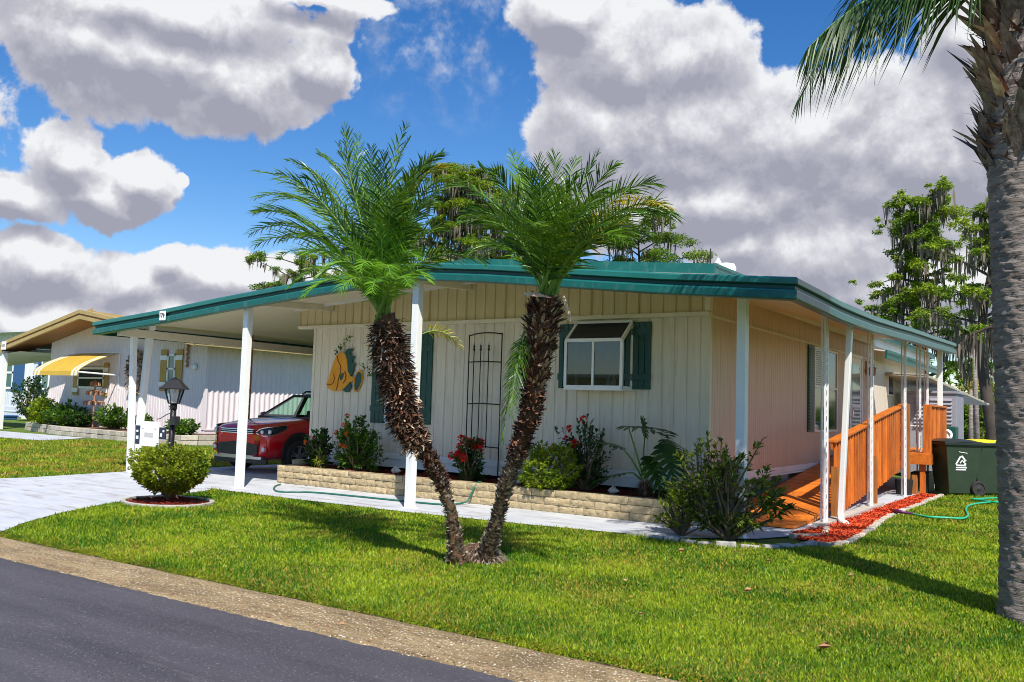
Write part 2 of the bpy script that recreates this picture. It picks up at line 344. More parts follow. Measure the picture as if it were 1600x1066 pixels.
def npmesh(name, V, Fs, mats, parent=None, smooth=False, mi=None):
    """V (n,3), Fs (m,k) equal-size faces"""
    me = bpy.data.meshes.new(name); V = np.asarray(V, np.float32); Fs = np.asarray(Fs, np.int32); m_, k = Fs.shape
    me.vertices.add(len(V)); me.vertices.foreach_set('co', V.ravel()); me.loops.add(m_*k); me.loops.foreach_set('vertex_index', Fs.ravel())
    me.polygons.add(m_); me.polygons.foreach_set('loop_start', np.arange(0, m_*k, k, dtype=np.int32))
    if mi is not None: me.polygons.foreach_set('material_index', np.asarray(mi, np.int32))
    me.update(calc_edges=True); return link(name, me, mats, parent, smooth)
def nrm(a): return a/np.maximum(np.linalg.norm(a, axis=-1, keepdims=True), 1e-9)
rng = np.random.default_rng(3)
def leaf_arrays(P, D, Ln, W, fold=.25, up=None, droop=.15):
    """five-point folded leaves"""
    n = len(P); D = nrm(D); up = np.array([0, 0, 1.]) if up is None else up
    U = up + rng.normal(0, .35, (n, 3)); Sd = nrm(np.cross(D, U)); N = np.cross(Sd, D)
    Ln = np.broadcast_to(Ln, n)[:, None]; W = np.broadcast_to(W, n)[:, None]
    mid = P + D*Ln*.5 - N*W*fold*.5; tip = P + D*Ln - np.array([0, 0, 1.])*Ln*droop
    l = P + D*Ln*.48 + Sd*W*.5 + N*W*fold*.5; r = P + D*Ln*.48 - Sd*W*.5 + N*W*fold*.5
    V = np.stack([P, mid, tip, l, r], 1).reshape(-1, 3); b = (np.arange(n)*5)[:, None]
    return V, np.concatenate([b+np.array([0, 1, 2, 3]), b+np.array([0, 4, 2, 1])], 0)
def strip_arrays(P, D, Ln, W, droop, side, seg=3, wp=(1, .95, .6, .08), curl=None):
    n = len(P); t = np.linspace(0, 1, seg+1); D = nrm(D); side = nrm(side)
    Ln = np.broadcast_to(Ln, n)[:, None]; W = np.broadcast_to(W, n)[:, None]; dr = np.broadcast_to(droop, n)[:, None]
    rows = []
    for i, q in enumerate(t):
        c = P + D*Ln*q - np.array([0, 0, 1.])*Ln*dr*q*q
        if curl is not None: c = c + curl*Ln*q*q
        wq = W*wp[min(i, len(wp)-1)]*.5
        rows += [c - side*wq, c + side*wq]
    V = np.stack(rows, 1).reshape(-1, 3); k = 2*(seg+1); b = (np.arange(n)*k)[:, None]
    return V, np.concatenate([b+np.array([2*i, 2*i+1, 2*i+3, 2*i+2]) for i in range(seg)], 0)
def cat(parts):
    V = []; Fs = []; o = 0
    for v, f in parts: V.append(v); Fs.append(f+o); o += len(v)
    return np.concatenate(V), np.concatenate(Fs)
def inpoly(x, y, poly):
    c = np.zeros(len(x), bool); n = len(poly)
    for i in range(n):
        x1, y1 = poly[i][:2]; x2, y2 = poly[(i+1) % n][:2]
        if y1 == y2: continue
        k = ((y1 > y) != (y2 > y)) & (x < (x2-x1)*(y-y1)/(y2-y1)+x1); c ^= k
    return c
# ------------------------------------------------------------------ ground, road, paths
def sheet(name, poly, z, mt, side=None):
    b = MB(); b.add([(p[0], p[1], z) for p in poly], [tuple(range(len(poly)))])
    if side is not None:
        n = len(poly); s = len(b.v); b.add([(p[0], p[1], z-side) for p in poly], []); b.f += [(i, i+s, (i+1) % n+s, (i+1) % n) for i in range(n)]; b.m += [1]*n
    return tagp(b.build(name, mt), kind='structure')
sheet('ground', [(-1500, -1500), (1500, -1500), (1500, 1500), (-1500, 1500)], -.12, 'turf_far')
sheet('road', [(-300, -3.6), (300, -3.6), (300, 4.30), (-300, 4.30)], -.036, 'asphalt')
kb = MB(); prof = [(4.20, -.10), (4.27, -.034), (4.30, -.022), (4.41, -.034), (4.53, -.026), (4.64, -.008), (4.73, .002), (4.79, -.008), (4.79, -.12)]
xs = [-300] + [(-20 + .04*i) for i in range(650)] + [300]
for i, x in enumerate(xs):
    j = (random.random()-.5)*.028
    kb.v += [(x, y + (j if k in (1, 2) else 0), z + (random.random()-.5)*.003) for k, (y, z) in enumerate(prof)]
kn = len(prof); kb.f = [(i*kn+k, (i+1)*kn+k, (i+1)*kn+k+1, i*kn+k+1) for i in range(len(xs)-1) for k in range(kn-1)]; kb.m = [0]*len(kb.f)
tagp(kb.build('kerb', 'kerb', smooth=True), kind='structure')
sheet('lawn', [(-300, 4.785), (300, 4.785), (300, 26.6), (-300, 26.6)], 0, ['turf', 'soil'], side=.12)
DRIVE = [(-9.62, 4.78), (-9.85, 5.0), (-10.25, 5.4), (-10.8, 6.1), (-11.3, 7.0), (-11.7, 8.1), (-11.93, 9.1), (-12.1, 9.38), (-12.33, 9.4), (-12.33, 10.9), (-12.6, 12.2), (-12.6, 20), (-15.85, 20), (-15.85, 10.2), (-15.6, 8.2), (-15.9, 6.6), (-17.0, 5.4), (-18.5, 4.78)]
sheet('driveway', DRIVE, .012, 'concrete_pale')
WALK = [(-12.33, 9.38), (-10.2, 9.36), (-7.9, 9.40), (-6.2, 9.56), (-4.9, 9.76), (-4.2, 9.95), (-3.5, 10.5), (-3.15, 11.3), (-3.12, 12.0), (-3.12, 24), (-4.7, 24), (-4.7, 11.0), (-12.33, 11.0)]
sheet('walkway', WALK, .018, 'concrete_pale')
NDRIVE = [(-27.2, 14.6), (-28.5, 16.9), (-60, 16.9), (-60, 14.4)]
sheet('neighbor_driveway', NDRIVE, .012, 'concrete_pale')
sheet('lake', [(-40, 27), (60, 26.8), (60, 44.5), (-40, 44.5)], -.10, 'water')
b = MB(); b.box(-40, 60, 44.5, 44.9, -.12, .12); tagp(b.build('seawall', 'concrete'), kind='structure')

# turf: blades
FRONT = [(-9.6, 4.80), (-9.83, 5.0), (-10.23, 5.4), (-10.78, 6.1), (-11.28, 7.0), (-11.68, 8.1), (-11.9, 9.1), (-12.05, 9.36), (-10.2, 9.34), (-7.9, 9.38), (-6.2, 9.54), (-4.9, 9.74), (-4.2, 9.9), (-3.5, 10.15), (-2.9, 10.4), (-2.6, 10.65), (-2.52, 11.5), (-2.72, 14.3), (-2.66, 17), (-2.6, 20), (-2.2, 21.5), (-2.6, 26.5), (.6, 26.5), (.6, 4.80)]
SIDE = [(-15.85, 17), (-15.87, 10.2), (-15.62, 8.2), (-15.92, 6.6), (-17.05, 5.4), (-18.6, 4.80), (-26, 4.80), (-44, 14.2), (-27.1, 14.4), (-26.9, 16.4), (-24, 17)]
def grass(name, poly, dens, wid, hgt, mt, cut=6., power=1.6, dry=0.):
    x0, x1 = min(p[0] for p in poly), max(p[0] for p in poly); y0, y1 = min(p[1] for p in poly), max(p[1] for p in poly)
    n = int((x1-x0)*(y1-y0)*dens); x = rng.uniform(x0, x1, n); y = rng.uniform(y0, y1, n); d = np.hypot(x, y)
    k = (rng.random(n) < np.minimum(1, (cut/d)**power)) & inpoly(x, y, poly)
    ring = ((x+10.95)/.62)**2 + ((y-7.75)/.5)**2 < 1
    k &= ~ring
    x, y, d = x[k], y[k], d[k]; n = len(x); s = np.maximum(1, d/cut)**.8
    clump = np.sin(x*9+np.sin(y*7)*2)*np.sin(y*11+np.sin(x*5)*2)*.25 + 1
    a = rng.uniform(0, 2*np.pi, n); le = rng.uniform(.15, .9, n)
    D = np.stack([np.cos(a)*le, np.sin(a)*le, np.ones(n)], 1); P = np.stack([x, y, np.full(n, -.004)], 1)
    a2 = rng.uniform(0, 2*np.pi, n); Sd = np.stack([np.cos(a2), np.sin(a2), np.zeros(n)], 1)
    V, Fs = strip_arrays(P, D, hgt*rng.uniform(.6, 1.25, n)*clump*s**.5, wid*rng.uniform(.7, 1.3, n)*s, rng.uniform(0, .35, n), Sd, seg=2, wp=(1, .9, .12))
    pn = .5 + .5*np.sin(x*1.7+np.sin(y*2.1)*1.5)*np.sin(y*1.9+np.sin(x*1.3)*2) ; pn2 = .5+.5*np.sin(x*5.1+y*2+np.sin(y*6))
    mi = np.tile((rng.random(n) < dry*(.25+2.2*pn**3+.8*pn2**4)).astype(np.int32), 2)
    print(name, n)
    return tagp(npmesh(name, V, Fs, mt, mi=mi), 'short mown green turf with yellowing patches', None, None, 'stuff')
grass('lawn_grass', FRONT, 8000, .0085, .038, ['grass_blade', 'grass_dry'], dry=.14)
grass('lawn_grass', [(.6, 4.80), (.6, 26.5), (7, 26.5), (7, 4.80)], 2200, .012, .045, ['grass_blade', 'grass_dry'], dry=.14)
grass('side_lawn_grass', SIDE, 1500, .010, .05, ['grass_blade', 'grass_dry'], cut=9., power=1.0, dry=.42)
# ragged turf edge hanging over the kerb
n = 20000; x = rng.uniform(-9.7, .6, n); P = np.stack([x, 4.80 + rng.uniform(-.015, .07, n) + .015*np.sin(x*7), rng.uniform(-.01, .02, n)], 1)
D = np.stack([rng.normal(0, .6, n), -rng.uniform(.0, .75, n), rng.uniform(.2, 1.2, n)], 1); Sd = np.stack([np.ones(n), rng.normal(0, .4, n), np.zeros(n)], 1)
V, Fs = strip_arrays(P, D, rng.uniform(.03, .075, n), .009, rng.uniform(.3, 1.3, n), Sd, seg=2, wp=(1, .9, .1))
tagp(npmesh('kerb_edge_grass', V, Fs, ['grass_blade', 'grass_dry'], mi=np.tile((rng.random(n) < .3).astype(int), 2)), 'ragged turf edge overhanging the kerb', None, None, 'stuff')

# ------------------------------------------------------------------ the house
def itp(x, xs, zs): return float(np.interp(x, xs, zs))
FX = [-16.12, -14, -12.5, -10.5, -8.15, -6.9, -4.3, -2.78]; FZ = [2.885, 3.05, 3.19, 3.355, 3.515, 3.41, 3.135, 3.0]
EY = [9.6, 10.5, 11.5, 12.3, 13.5, 15.4, 16.3, 17.6, 18.8, 20.3, 21.9]; EZ = [3.0, 2.988, 2.967, 2.970, 2.984, 3.044, 3.077, 3.115, 3.146, 3.19, 3.237]
def ztop(x, y=9.6): return itp(x, FX, FZ) + max(0, (x+8.15)/5.37)*(itp(y, EY, EZ)-3.0)
FH = .25
def lift(x, y): return .055*min(y-9.6, 2.3)*max(0, min(1, (-2.78-x)/1.84, (x+16.1)/3.2))
def zsof(x, y=9.6): return ztop(x, y) + lift(x, y) - .045
YB = 21.9
house = empty('mobile_home', (-8.6, 11.9, 0), 'long cream mobile home with green trimmed roof, carport and front porch awning', 'mobile home')
# --- corrugated sheet wall helper: profile along u, extruded in z
def ribwall(bm, p0, p1, out, zb, zt, period=.2, groove=.02, depth=.010, wide=4, mi=0, sine=False):
    p0, p1 = Vector(p0), Vector(p1); Lw = (p1-p0).length; d = (p1-p0)/Lw; out = Vector(out); pts = []
    n = int(Lw/period)
    for i in range(n+1):
        u = i*period
        if sine:
            for k in range(6):
                if u + k*period/6 < Lw: pts.append((u+k*period/6, depth*math.sin(2*math.pi*k/6)))
            continue
        g = groove*(1.6 if i % wide == 0 else .8); dd = depth*(1.5 if i % wide == 0 else .8)
        for du, o in ((0, 0), (g*.3, -dd), (g*.7, -dd), (g, 0)):
            if u+du < Lw: pts.append((u+du, o))
    pts.append((Lw, 0)); b = len(bm.v)
    for (u, o) in pts:
        q = p0 + d*u + out*o; zz = zt(q) if callable(zt) else zt; bm.v += [(q.x, q.y, zb), (q.x, q.y, zz)]
    for i in range(len(pts)-1): bm.f.append((b+2*i, b+2*i+2, b+2*i+3, b+2*i+1)); bm.m.append(mi)
    return bm
WX0, WX1, WY, YE = -12.57, -4.62, 11.9, 30.0
b = MB(); ribwall(b, (WX0, WY, 0), (WX1, WY, 0), (0, -1, 0), .62, 2.95, groove=.03, depth=.015); b.build('front_wall', 'siding', house)
b = MB(); ribwall(b, (WX1, WY, 0), (WX1, 22.2, 0), (1, 0, 0), .62, lambda q: zsof(WX1, min(q.y, 23))+.02, period=.1, groove=.014, depth=.006, wide=4); b.build('side_wall', 'siding_porch_shade', house)  # porch stretch wears the siding copy that has shade in its colour
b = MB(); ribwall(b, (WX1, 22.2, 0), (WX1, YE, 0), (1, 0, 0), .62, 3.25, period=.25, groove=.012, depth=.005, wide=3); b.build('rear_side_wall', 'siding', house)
b = MB(); ribwall(b, (WX0, YE, 0), (WX0, WY, 0), (-1, 0, 0), .62, 3.0); b.quad((WX1, YE, .3), (WX0, YE, .3), (WX0, YE, 3.1), (WX1, YE, 3.1)); b.build('rear_wall', 'siding', house)
b = MB(); GX0, GX1, GYY = -12.93, -4.63, 11.84
ribwall(b, (GX0, GYY, 0), (GX1, GYY, 0), (0, -1, 0), 2.93, lambda q: zsof(q.x, GYY)+.03, period=.2, groove=.035, depth=.02)
b.quad((GX0, GYY+.02, 2.93), (GX0, 20, 2.93), (GX0, 20, 3.0), (GX0, GYY+.02, zsof(GX0)+.03)); b.build('gable_panel', 'siding_gable', house)
b = MB(); b.box(GX0-.01, GX1+.03, GYY-.035, WY+.02, 2.872, 2.932); b.box(WX1, WX1+.022, WY-.04, 23.5, 2.86, 2.895)
b.box(WX1-.05, WX1+.012, WY-.012, WY+.05, .62, 2.872); b.box(WX0-.012, WX0+.05, WY-.012, WY+.05, .62, 2.872); b.box(-4.67, -4.596, 11.82, 11.93, 2.94, zsof(-4.63, 11.9)-.01); b.build('trim_band', 'trim_cream', house, bevel=.004)
b = MB()
for i, (z0, z1) in enumerate(((.375, .52), (.52, .62))):
    for (a, c, o) in (((WX0, WY), (WX1, WY), (0, -1)), ((WX1, WY), (WX1, YE), (1, 0))):
        dz = .11 if o[0] else 0
        if i == 0 and dz: z0_ = z0+dz
        else: z0_ = z0 if not dz else z0
        x0, y0, x1, y1 = a[0]+o[0]*.03, a[1]+o[1]*.03, c[0]+o[0]*.03, c[1]+o[1]*.03
        b.quad((x0, y0, z0_), (x1, y1, z0_), (a[0]*0+x1-o[0]*.022, y1-o[1]*.022, z1), (x0-o[0]*.022, y0-o[1]*.022, z1))
        b.quad((x0-o[0]*.03, y0-o[1]*.03, z0_), (x1-o[0]*.03, y1-o[1]*.03, z0_), (x1, y1, z0_), (x0, y0, z0_))
b.build('skirting', 'skirt', house)
for y in np.arange(12.6, 22.5, .95): b = MB(); b.box(WX1-.25, WX1-.05, y, y+.4, 0, .47); b.build('foundation_pier', 'concrete', house)
b = MB(); b.box(WX0+.3, WX1-.4, WY+.5, YE, .0, .5); b.build('underfloor', 'dark', house)
# --- roof, soffit, fascia
gx = sorted(set(FX + [-15, -13, -11.5, -9.5, -9, -7.5, -6, -5.2, -3.5])); gy = EY
def zroof(x, y): return ztop(x, y) + lift(x, y) - .012
def carv(x, y): return not (x < -12.9 and y > 19)
b = MB(); nx = len(gx)
for y in gy: b.v += [(x, y+.02, zroof(x, y)) for x in gx]
b.f = [(j*nx+i, j*nx+i+1, (j+1)*nx+i+1, (j+1)*nx+i) for j in range(len(gy)-1) for i in range(nx-1)]; b.m = [0]*len(b.f)
roof = b.build('roof', 'roof_white', house, smooth=False)
b = MB()
for y in gy: b.v += [(x, y+.03, zsof(x, y)) for x in gx]
b.f = [(j*nx+i, (j+1)*nx+i, (j+1)*nx+i+1, j*nx+i+1) for j in range(len(gy)-1) for i in range(nx-1)]; b.m = [0]*len(b.f)
b.build('porch_ceiling', 'soffit', house)
path = [((-16.12, YB), (-1, 0)), ((-16.12, 9.6), (-1, -1))] + [((x, 9.6), (0, -1)) for x in FX[1:-1]] + [((-2.78, 9.6), (1, -1))] + [((-2.78, y), (1, 0)) for y in EY[1:-1]] + [((-2.78, YB), (1, 0))]
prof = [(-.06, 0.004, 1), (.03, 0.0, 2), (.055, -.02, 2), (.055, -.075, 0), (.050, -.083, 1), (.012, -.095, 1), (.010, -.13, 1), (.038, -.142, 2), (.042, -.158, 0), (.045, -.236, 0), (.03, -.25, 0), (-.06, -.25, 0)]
b = MB(); pn = len(prof)
for (p, nn) in path:
    z = ztop(*p)
    for (o, h, _) in prof: b.v.append((p[0]+nn[0]*o, p[1]+nn[1]*o, z+h))
for i in range(len(path)-1):
    for k in range(pn-1): b.f.append((i*pn+k, (i+1)*pn+k, (i+1)*pn+k+1, i*pn+k+1)); b.m.append(prof[k][2] if k < 10 else 0)
b.m = [({2: 2, 1: 1, 0: 0}[q]) for q in b.m]
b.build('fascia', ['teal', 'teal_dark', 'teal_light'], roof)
# upper roof behind
UX0, UX1, UXR, UY = -12.9, -4.43, -8.7, 11.5
def zu(x): return 3.90 - abs(x-UXR)*.0845
b = MB(); P = [UX0, UXR, UX1]
b.add([(x, y, zu(x)) for y in (UY, 30.4) for x in P], [(0, 1, 4, 3), (1, 2, 5, 4)])
b.add([(UX0+.1, UY+.06, ztop(UX0)+.03), (-8.15, UY+.06, 3.53), (UX1-.1, UY+.06, ztop(UX1)+.03), (UX1-.1, UY+.06, zu(UX1)), (UXR, UY+.06, zu(UXR)), (UX0+.1, UY+.06, zu(UX0))], [(0, 1, 2, 3, 4, 5)], 0)
b.add([(UX1-.1, UY+.06, 3.22), (UX1-.1, 30.3, 3.22), (UX1-.1, 30.3, zu(UX1)), (UX1-.1, UY+.06, zu(UX1))], [(0, 1, 2, 3)])
up = b.build('upper_roof', 'roof_white', house)
b = MB()
for (xa, xb) in ((UX0, UXR), (UXR, UX1)): b.add([(xa, UY, zu(xa)+.01), (xb, UY, zu(xb)+.01), (xb, UY, zu(xb)-.13), (xa, UY, zu(xa)-.13), (xa, UY-.03, zu(xa)+.01), (xb, UY-.03, zu(xb)+.01), (xb, UY-.03, zu(xb)-.13), (xa, UY-.03, zu(xa)-.13)], [(4, 7, 6, 5), (0, 4, 5, 1), (3, 2, 6, 7)])
b.box(UX1, UX1+.03, UY-.03, 30.4, zu(UX1)-.13, zu(UX1)+.012)
b.box(UX1+.03, UX1+.045, UY-.03, 30.4, zu(UX1)-.03, zu(UX1)+.012)
b.build('upper_fascia', 'teal', up)
# posts
def post(x, y, w=.115, x2=None, y2=None, zt=None):
    b = MB(); x2 = x if x2 is None else x2; y2 = y if y2 is None else y2; zt = zt or zsof(x2, y2)+.01
    b.bar((x, y, .015), (x2, y2, zt), w, w, side=(1, 0, 0)); b.box(x-.08, x+.08, y-.08, y+.08, .016, .026)
    b.box(x2-w*.5-.012, x2+w*.5+.012, y2-w*.5-.012, y2+w*.5+.012, zt-.10, zt)
    return b.build('post', 'white_paint', house, bevel=.012)
post(-11.96, 9.8); post(-8.26, 9.8); post(-3.66, 10.5)
post(-15.6, 10.16, .10, -15.6, 10.06); post(-15.6, 10.26, .11, -15.6, 10.42)
post(-3.02, 21.6, .1)
def iron_post(x, y, mt='white_paint'):
    b = MB(); zt = zsof(x, y)
    for dy in (-.065, .065): b.box(x-.012, x+.012, y+dy-.013, y+dy+.013, .018, zt)
    for dx in (.06,): b.box(x-dx-.012, x-dx+.012, y-.012, y+.012, .018, zt)
    z = .15
    while z < zt-.2:
        b.tube([(x-.0, y+.05*math.sin(t*math.pi*2), z+.30*t) for t in np.linspace(0, 1, 9)], .007, 5)
        b.tube([(x-.0, y-.05*math.sin(t*math.pi*2), z+.30*t) for t in np.linspace(0, 1, 9)], .007, 5); z += .36
    return b.build('ornamental_post', mt, house)
for y in (12.62, 15.5, 18.47, 20.15, 21.1): iron_post(-3.2, y)
iron_post(-15.6, 12.88, 'rust')
b = MB(); b.bar((-2.94, 12.85, 2.80), (-3.10, 13.03, .12), .075, .10, side=(1, 0, 0)); b.tube([(-3.10, 13.03, .15), (-3.09, 13.0, .07), (-3.04, 12.92, .035), (-2.98, 12.84, .03)], .05, 8); b.bar((-2.80, 12.83, 2.80), (-2.94, 12.85, 2.78), .07, .07)
b.build('downspout', 'white_paint', house, bevel=.01)
def beam(*boxes_bars):
    b = MB()
    for q in boxes_bars: b.bar(*q)
    b.build('roof_beam', 'trim_cream', house)
def zbm(x, y): return zsof(x, y)-.055
beam(((-3.2, 9.72, zbm(-3.2, 9.7)), (-3.2, 15.5, zbm(-3.2, 15.5)), .05, .11), ((-3.2, 15.5, zbm(-3.2, 15.5)), (-3.2, 21.8, zbm(-3.2, 21.8)), .05, .11))
beam(((-15.6, 9.75, 2.70), (-15.6, 19, 2.64), .12, .15))
beam(((-12.07, 9.7, zbm(-12.07, 9.7)), (-12.07, 11.83, zbm(-12.07, 11.84)), .09, .11))
beam(((-8.85, 9.7, zbm(-8.85, 9.7)), (-8.85, 11.83, zbm(-8.85, 11.84)), .09, .11))
# house number
b = MB(); nb = GY(255, 493.5, 9.545); b.box(nb[0]-.085, nb[0]+.085, 9.52, 9.545, nb[2]-.085, nb[2]+.085)
sg = b.build('number_plate', 'sign_white', house, bevel=.01)
def text(s, size, loc, mt, parent, rot=(math.pi/2, 0, 0), name='lettering', ext=.002):
    c = bpy.data.curves.new(name, 'FONT'); c.body = s; c.size = size; c.extrude = ext; c.align_x = 'CENTER'; c.align_y = 'CENTER'; c.resolution_u = 3; c.offset = size*.018
    t = bpy.data.objects.new('t', c); col.objects.link(t); bpy.context.view_layer.update(); me = bpy.data.meshes.new_from_object(t.evaluated_get(bpy.context.evaluated_depsgraph_get())); bpy.data.objects.remove(t)
    me.materials.clear(); me.materials.append(MATS[mt]); o = bpy.data.objects.new(name, me); col.objects.link(o); o.location = loc; o.rotation_euler = rot
    if parent is not None:
        o.parent = parent
        if parent.type == 'EMPTY': o.matrix_parent_inverse = (Matrix.Translation(parent.location) @ parent.rotation_euler.to_matrix().to_4x4()).inverted()
    return o
text('179', .105, (nb[0], 9.517, nb[2]), 'black_metal', sg, rot=(math.pi/2, R(5), 0), name='numerals')
# windows
def shutter(x0, x1, z0, z1, Y, n=3, parent=house, mt='shutter'):
    b = MB(); wdt = (x1-x0)/n
    for i in range(n): b.box(x0+i*wdt+.004, x0+(i+1)*wdt-.004, Y-.03, Y-.006, z0, z1)
    b.box(x0+.002, x1-.002, Y-.012, Y-.004, z0, z1)
    for f in (.13, .80): b.box(x0-.004, x1+.004, Y-.05, Y-.03, z0+f*(z1-z0), z0+f*(z1-z0)+.10)
    return b.build('shutter', mt, parent, bevel=.003)
shutter(-11.02, -10.70, 1.14, 2.75, WY); shutter(-9.97, -9.63, 1.15, 2.74, WY)
b = MB()
for (a, c, e, f) in ((-10.68, -10.64, 1.14, 2.76), (-10.0, -9.98, 1.14, 2.76), (-10.68, -9.98, 1.12, 1.17), (-10.68, -9.98, 2.73, 2.78), (-10.68, -9.98, 1.93, 1.97)): b.box(a, c, WY-.04, WY-.003, e, f)
wf = b.build('window', 'white_paint', house); b = MB(); b.box(-10.65, -9.99, WY-.02, WY-.012, 1.16, 2.74); b.build('pane', 'glass_dark', wf)
b = MB()
for z in np.arange(2.0, 2.72, .035): b.bar((-10.63, WY-.028, z), (-10.0, WY-.028, z), .012, .018, side=(0, 1, .5))
b.build('blind', 'blind', wf)
shutter(-7.09, -6.84, 1.815, 2.815, WY); shutter(-5.815, -5.52, 1.815, 2.82, WY)
BX0, BX1, BYF, BZ0, BZM, BZT = -6.77, -5.83, 11.55, 1.83, 2.53, 2.83
b = MB(); s = .022
def fr(a, c, w_=.042): b.bar(a, c, w_, w_, side=(1, 0, 0) if abs(a[0]-c[0]) < .01 else (0, 1, 0))
for x in (BX0, BX1): fr((x, BYF, BZ0), (x, BYF, BZM)); fr((x, BYF, BZM), (x, WY-.01, BZT)); fr((x, WY-.02, BZ0), (x, WY-.02, BZT)); fr((x, BYF, BZ0), (x, WY, BZ0))
fr((BX0, BYF, BZ0), (BX1, BYF, BZ0), .05); fr((BX0, BYF, BZM), (BX1, BYF, BZM), .05); fr((BX0, WY-.02, BZT), (BX1, WY-.02, BZT)); fr(((BX0+BX1)/2, BYF, BZ0), ((BX0+BX1)/2, BYF, BZM), .035)
b.box(BX0-.02, BX1+.02, BYF-.02, WY-.005, BZ0-.045, BZ0-.02)
bay = b.build('bay_window', 'white_paint', house)
b = MB(); b.box(BX0, BX1, BYF-.003, BYF+.003, BZ0+.02, BZM-.02)
for x in (BX0, BX1): b.prism([(x, BYF, BZ0), (x, WY-.02, BZ0), (x, WY-.02, BZT), (x, BYF, BZM)], (.004, 0, 0))
b.build('pane', 'glass', bay)
b = MB(); b.prism([(BX0, BYF, BZM), (BX1, BYF, BZM), (BX1, WY-.02, BZT), (BX0, WY-.02, BZT)], (0, .002, .004)); b.build('top_pane', 'glass_dark', bay)
b = MB(); b.box(BX0+.03, BX1-.03, WY-.012, WY-.005, BZ0, BZT-.02); b.build('backing', 'dark', bay)
b = MB(); b.box(BX0+.02, BX1-.02, BYF+.03, WY-.02, 2.18, 2.19); b.box(BX0+.3, BX0+.32, WY-.1, WY-.02, BZ0, BZM+.1); b.build('glass_shelf', 'glass', bay)
# things in the bay window
for i, x in enumerate((-6.12, -6.03)):
    b = MB(); b.lathe((x, 11.7, BZ0-.02), [(.035, 0), (.038, .06), (.03, .13), (.012, .17), (.012, .22)], 12)
    tagp(b.build('bottle', 'white_paint', smooth=True), ['left white bottle inside the bay window', 'right white bottle inside the bay window'][i], 'bottle', 'white bottles in the bay window')
def star(x, y, z, r, mt, label):
    b = MB(); b.prism([(x+r*(1 if k % 2 == 0 else .42)*math.sin(k*math.pi/5), y, z+r*(1 if k % 2 == 0 else .42)*math.cos(k*math.pi/5)) for k in range(10)], (0, .012, 0)); tagp(b.build('star_ornament', mt), label, 'ornament')
star(-6.12, 11.68, 2.30, .10, 'boot_pale', 'tan star ornament on the right of the bay window shelf'); star(-6.55, 11.68, 2.28, .08, 'grey_shed', 'small grey star ornament on the left of the bay window shelf')
# side wall window, shutter, door
X = WX1
def swin(y0, y1, z0, z1, name='window', split=None, pane='glass_dark', fw=.04):
    b = MB(); o = X+.035
    b.box(X, o, y0, y0+fw, z0, z1); b.box(X, o, y1-fw, y1, z0, z1); b.box(X, o, y0+fw, y1-fw, z0, z0+fw); b.box(X, o, y0+fw, y1-fw, z1-fw, z1)
    if split: b.box(X, o+.004, y0+fw, y1-fw, split-.02, split+.02)
    f = b.build(name, 'white_paint', house); b = MB(); b.box(X+.002, X+.018, y0+fw*.5, y1-fw*.5, z0+.02, z1-.02); b.build('pane', pane, f); return f
wf = swin(17.25, 18.98, 1.2, 2.84, split=2.07)
b = MB()
for z in np.arange(2.12, 2.80, .04): b.bar((X+.024, 17.3, z), (X+.024, 18.1, z), .010, .02, side=(1, 0, .4))
b.build('blind', 'blind', wf)
b = MB(); b.box(X+.004, X+.03, 16.84, 17.22, 1.2, 2.84)
for z in np.arange(1.25, 2.8, .06): b.box(X+.03, X+.042, 16.89, 17.17, z, z+.035)
b.build('shutter', 'shutter', house)
b = MB(); y0, y1 = 20.05, 21.15
b.box(X, X+.05, y0-.07, y0, .75, 2.9); b.box(X, X+.05, y1, y1+.07, .75, 2.9); b.box(X, X+.05, y0, y1, 2.83, 2.9); b.box(X, X+.035, y0+.004, y1-.004, .75, 2.826)
dr = b.build('door', 'white_paint', house)
b = MB(); b.box(X+.036, X+.042, y0+.18, y1-.18, 1.05, 1.72); b.box(X+.036, X+.042, y0+.18, y1-.18, 1.80, 2.68); b.build('pane', 'glass_teal', dr)
b = MB(); b.tube([(X+.04, y0+.09, 1.5), (X+.08, y0+.09, 1.52), (X+.08, y0+.09, 1.74), (X+.04, y0+.09, 1.76)], .012, 6); b.build('handle', 'chrome', dr)
swin(24.2, 24.95, 2.1, 2.68, pane='n_brown' if False else 'glass_dark', fw=.03)
swin(28.0, 29.2, 1.6, 2.6, fw=.03)
# second, lower porch roof at the back
b = MB(); b.prism([(-4.62, 22.35, 3.17), (-4.29, 22.35, 3.12), (-4.29, 30.5, 3.12), (-4.62, 30.5, 3.17)], (0, 0, -.03)); rr = b.build('rear_porch_roof', 'roof_white', house)
b = MB(); b.box(-4.30, -4.26, 22.3, 30.6, 2.92, 3.13, 0); b.box(-4.262, -4.25, 22.3, 30.6, 3.07, 3.135, 2); b.box(-4.262, -4.255, 22.3, 30.6, 3.015, 3.045, 1); b.build('fascia', ['teal', 'teal_dark', 'teal_light'], rr)
b = MB(); b.prism([(-4.6, 23.9, 2.66), (-3.6, 23.9, 2.60), (-3.0, 31.5, 2.06), (-4.6, 31.5, 2.1)], (0, 0, -.05))
for t in np.linspace(0, 1, 18): b.bar((-4.6, 23.9+7.6*t, 2.665-.56*t), (-3.6+.6*t, 23.9+7.6*t, 2.61-.54*t), .03, .03)
b.build('rear_awning', 'tin', house)
# roof vent
vx = GY(1130, 425, 14.5)
b = MB(); b.lathe((vx[0]+.05, 14.5, vx[2]-.29), [(.13, 0), (.13, .28), (.17, .30), (.17, .36), (.14, .42), (.05, .44)], 20); b.lathe((vx[0]-.13, 14.6, vx[2]-.29), [(.03, 0), (.03, .46), (.06, .47), (.01, .56)], 12)
b.build('roof_vent', 'sign_white', up, smooth=False)
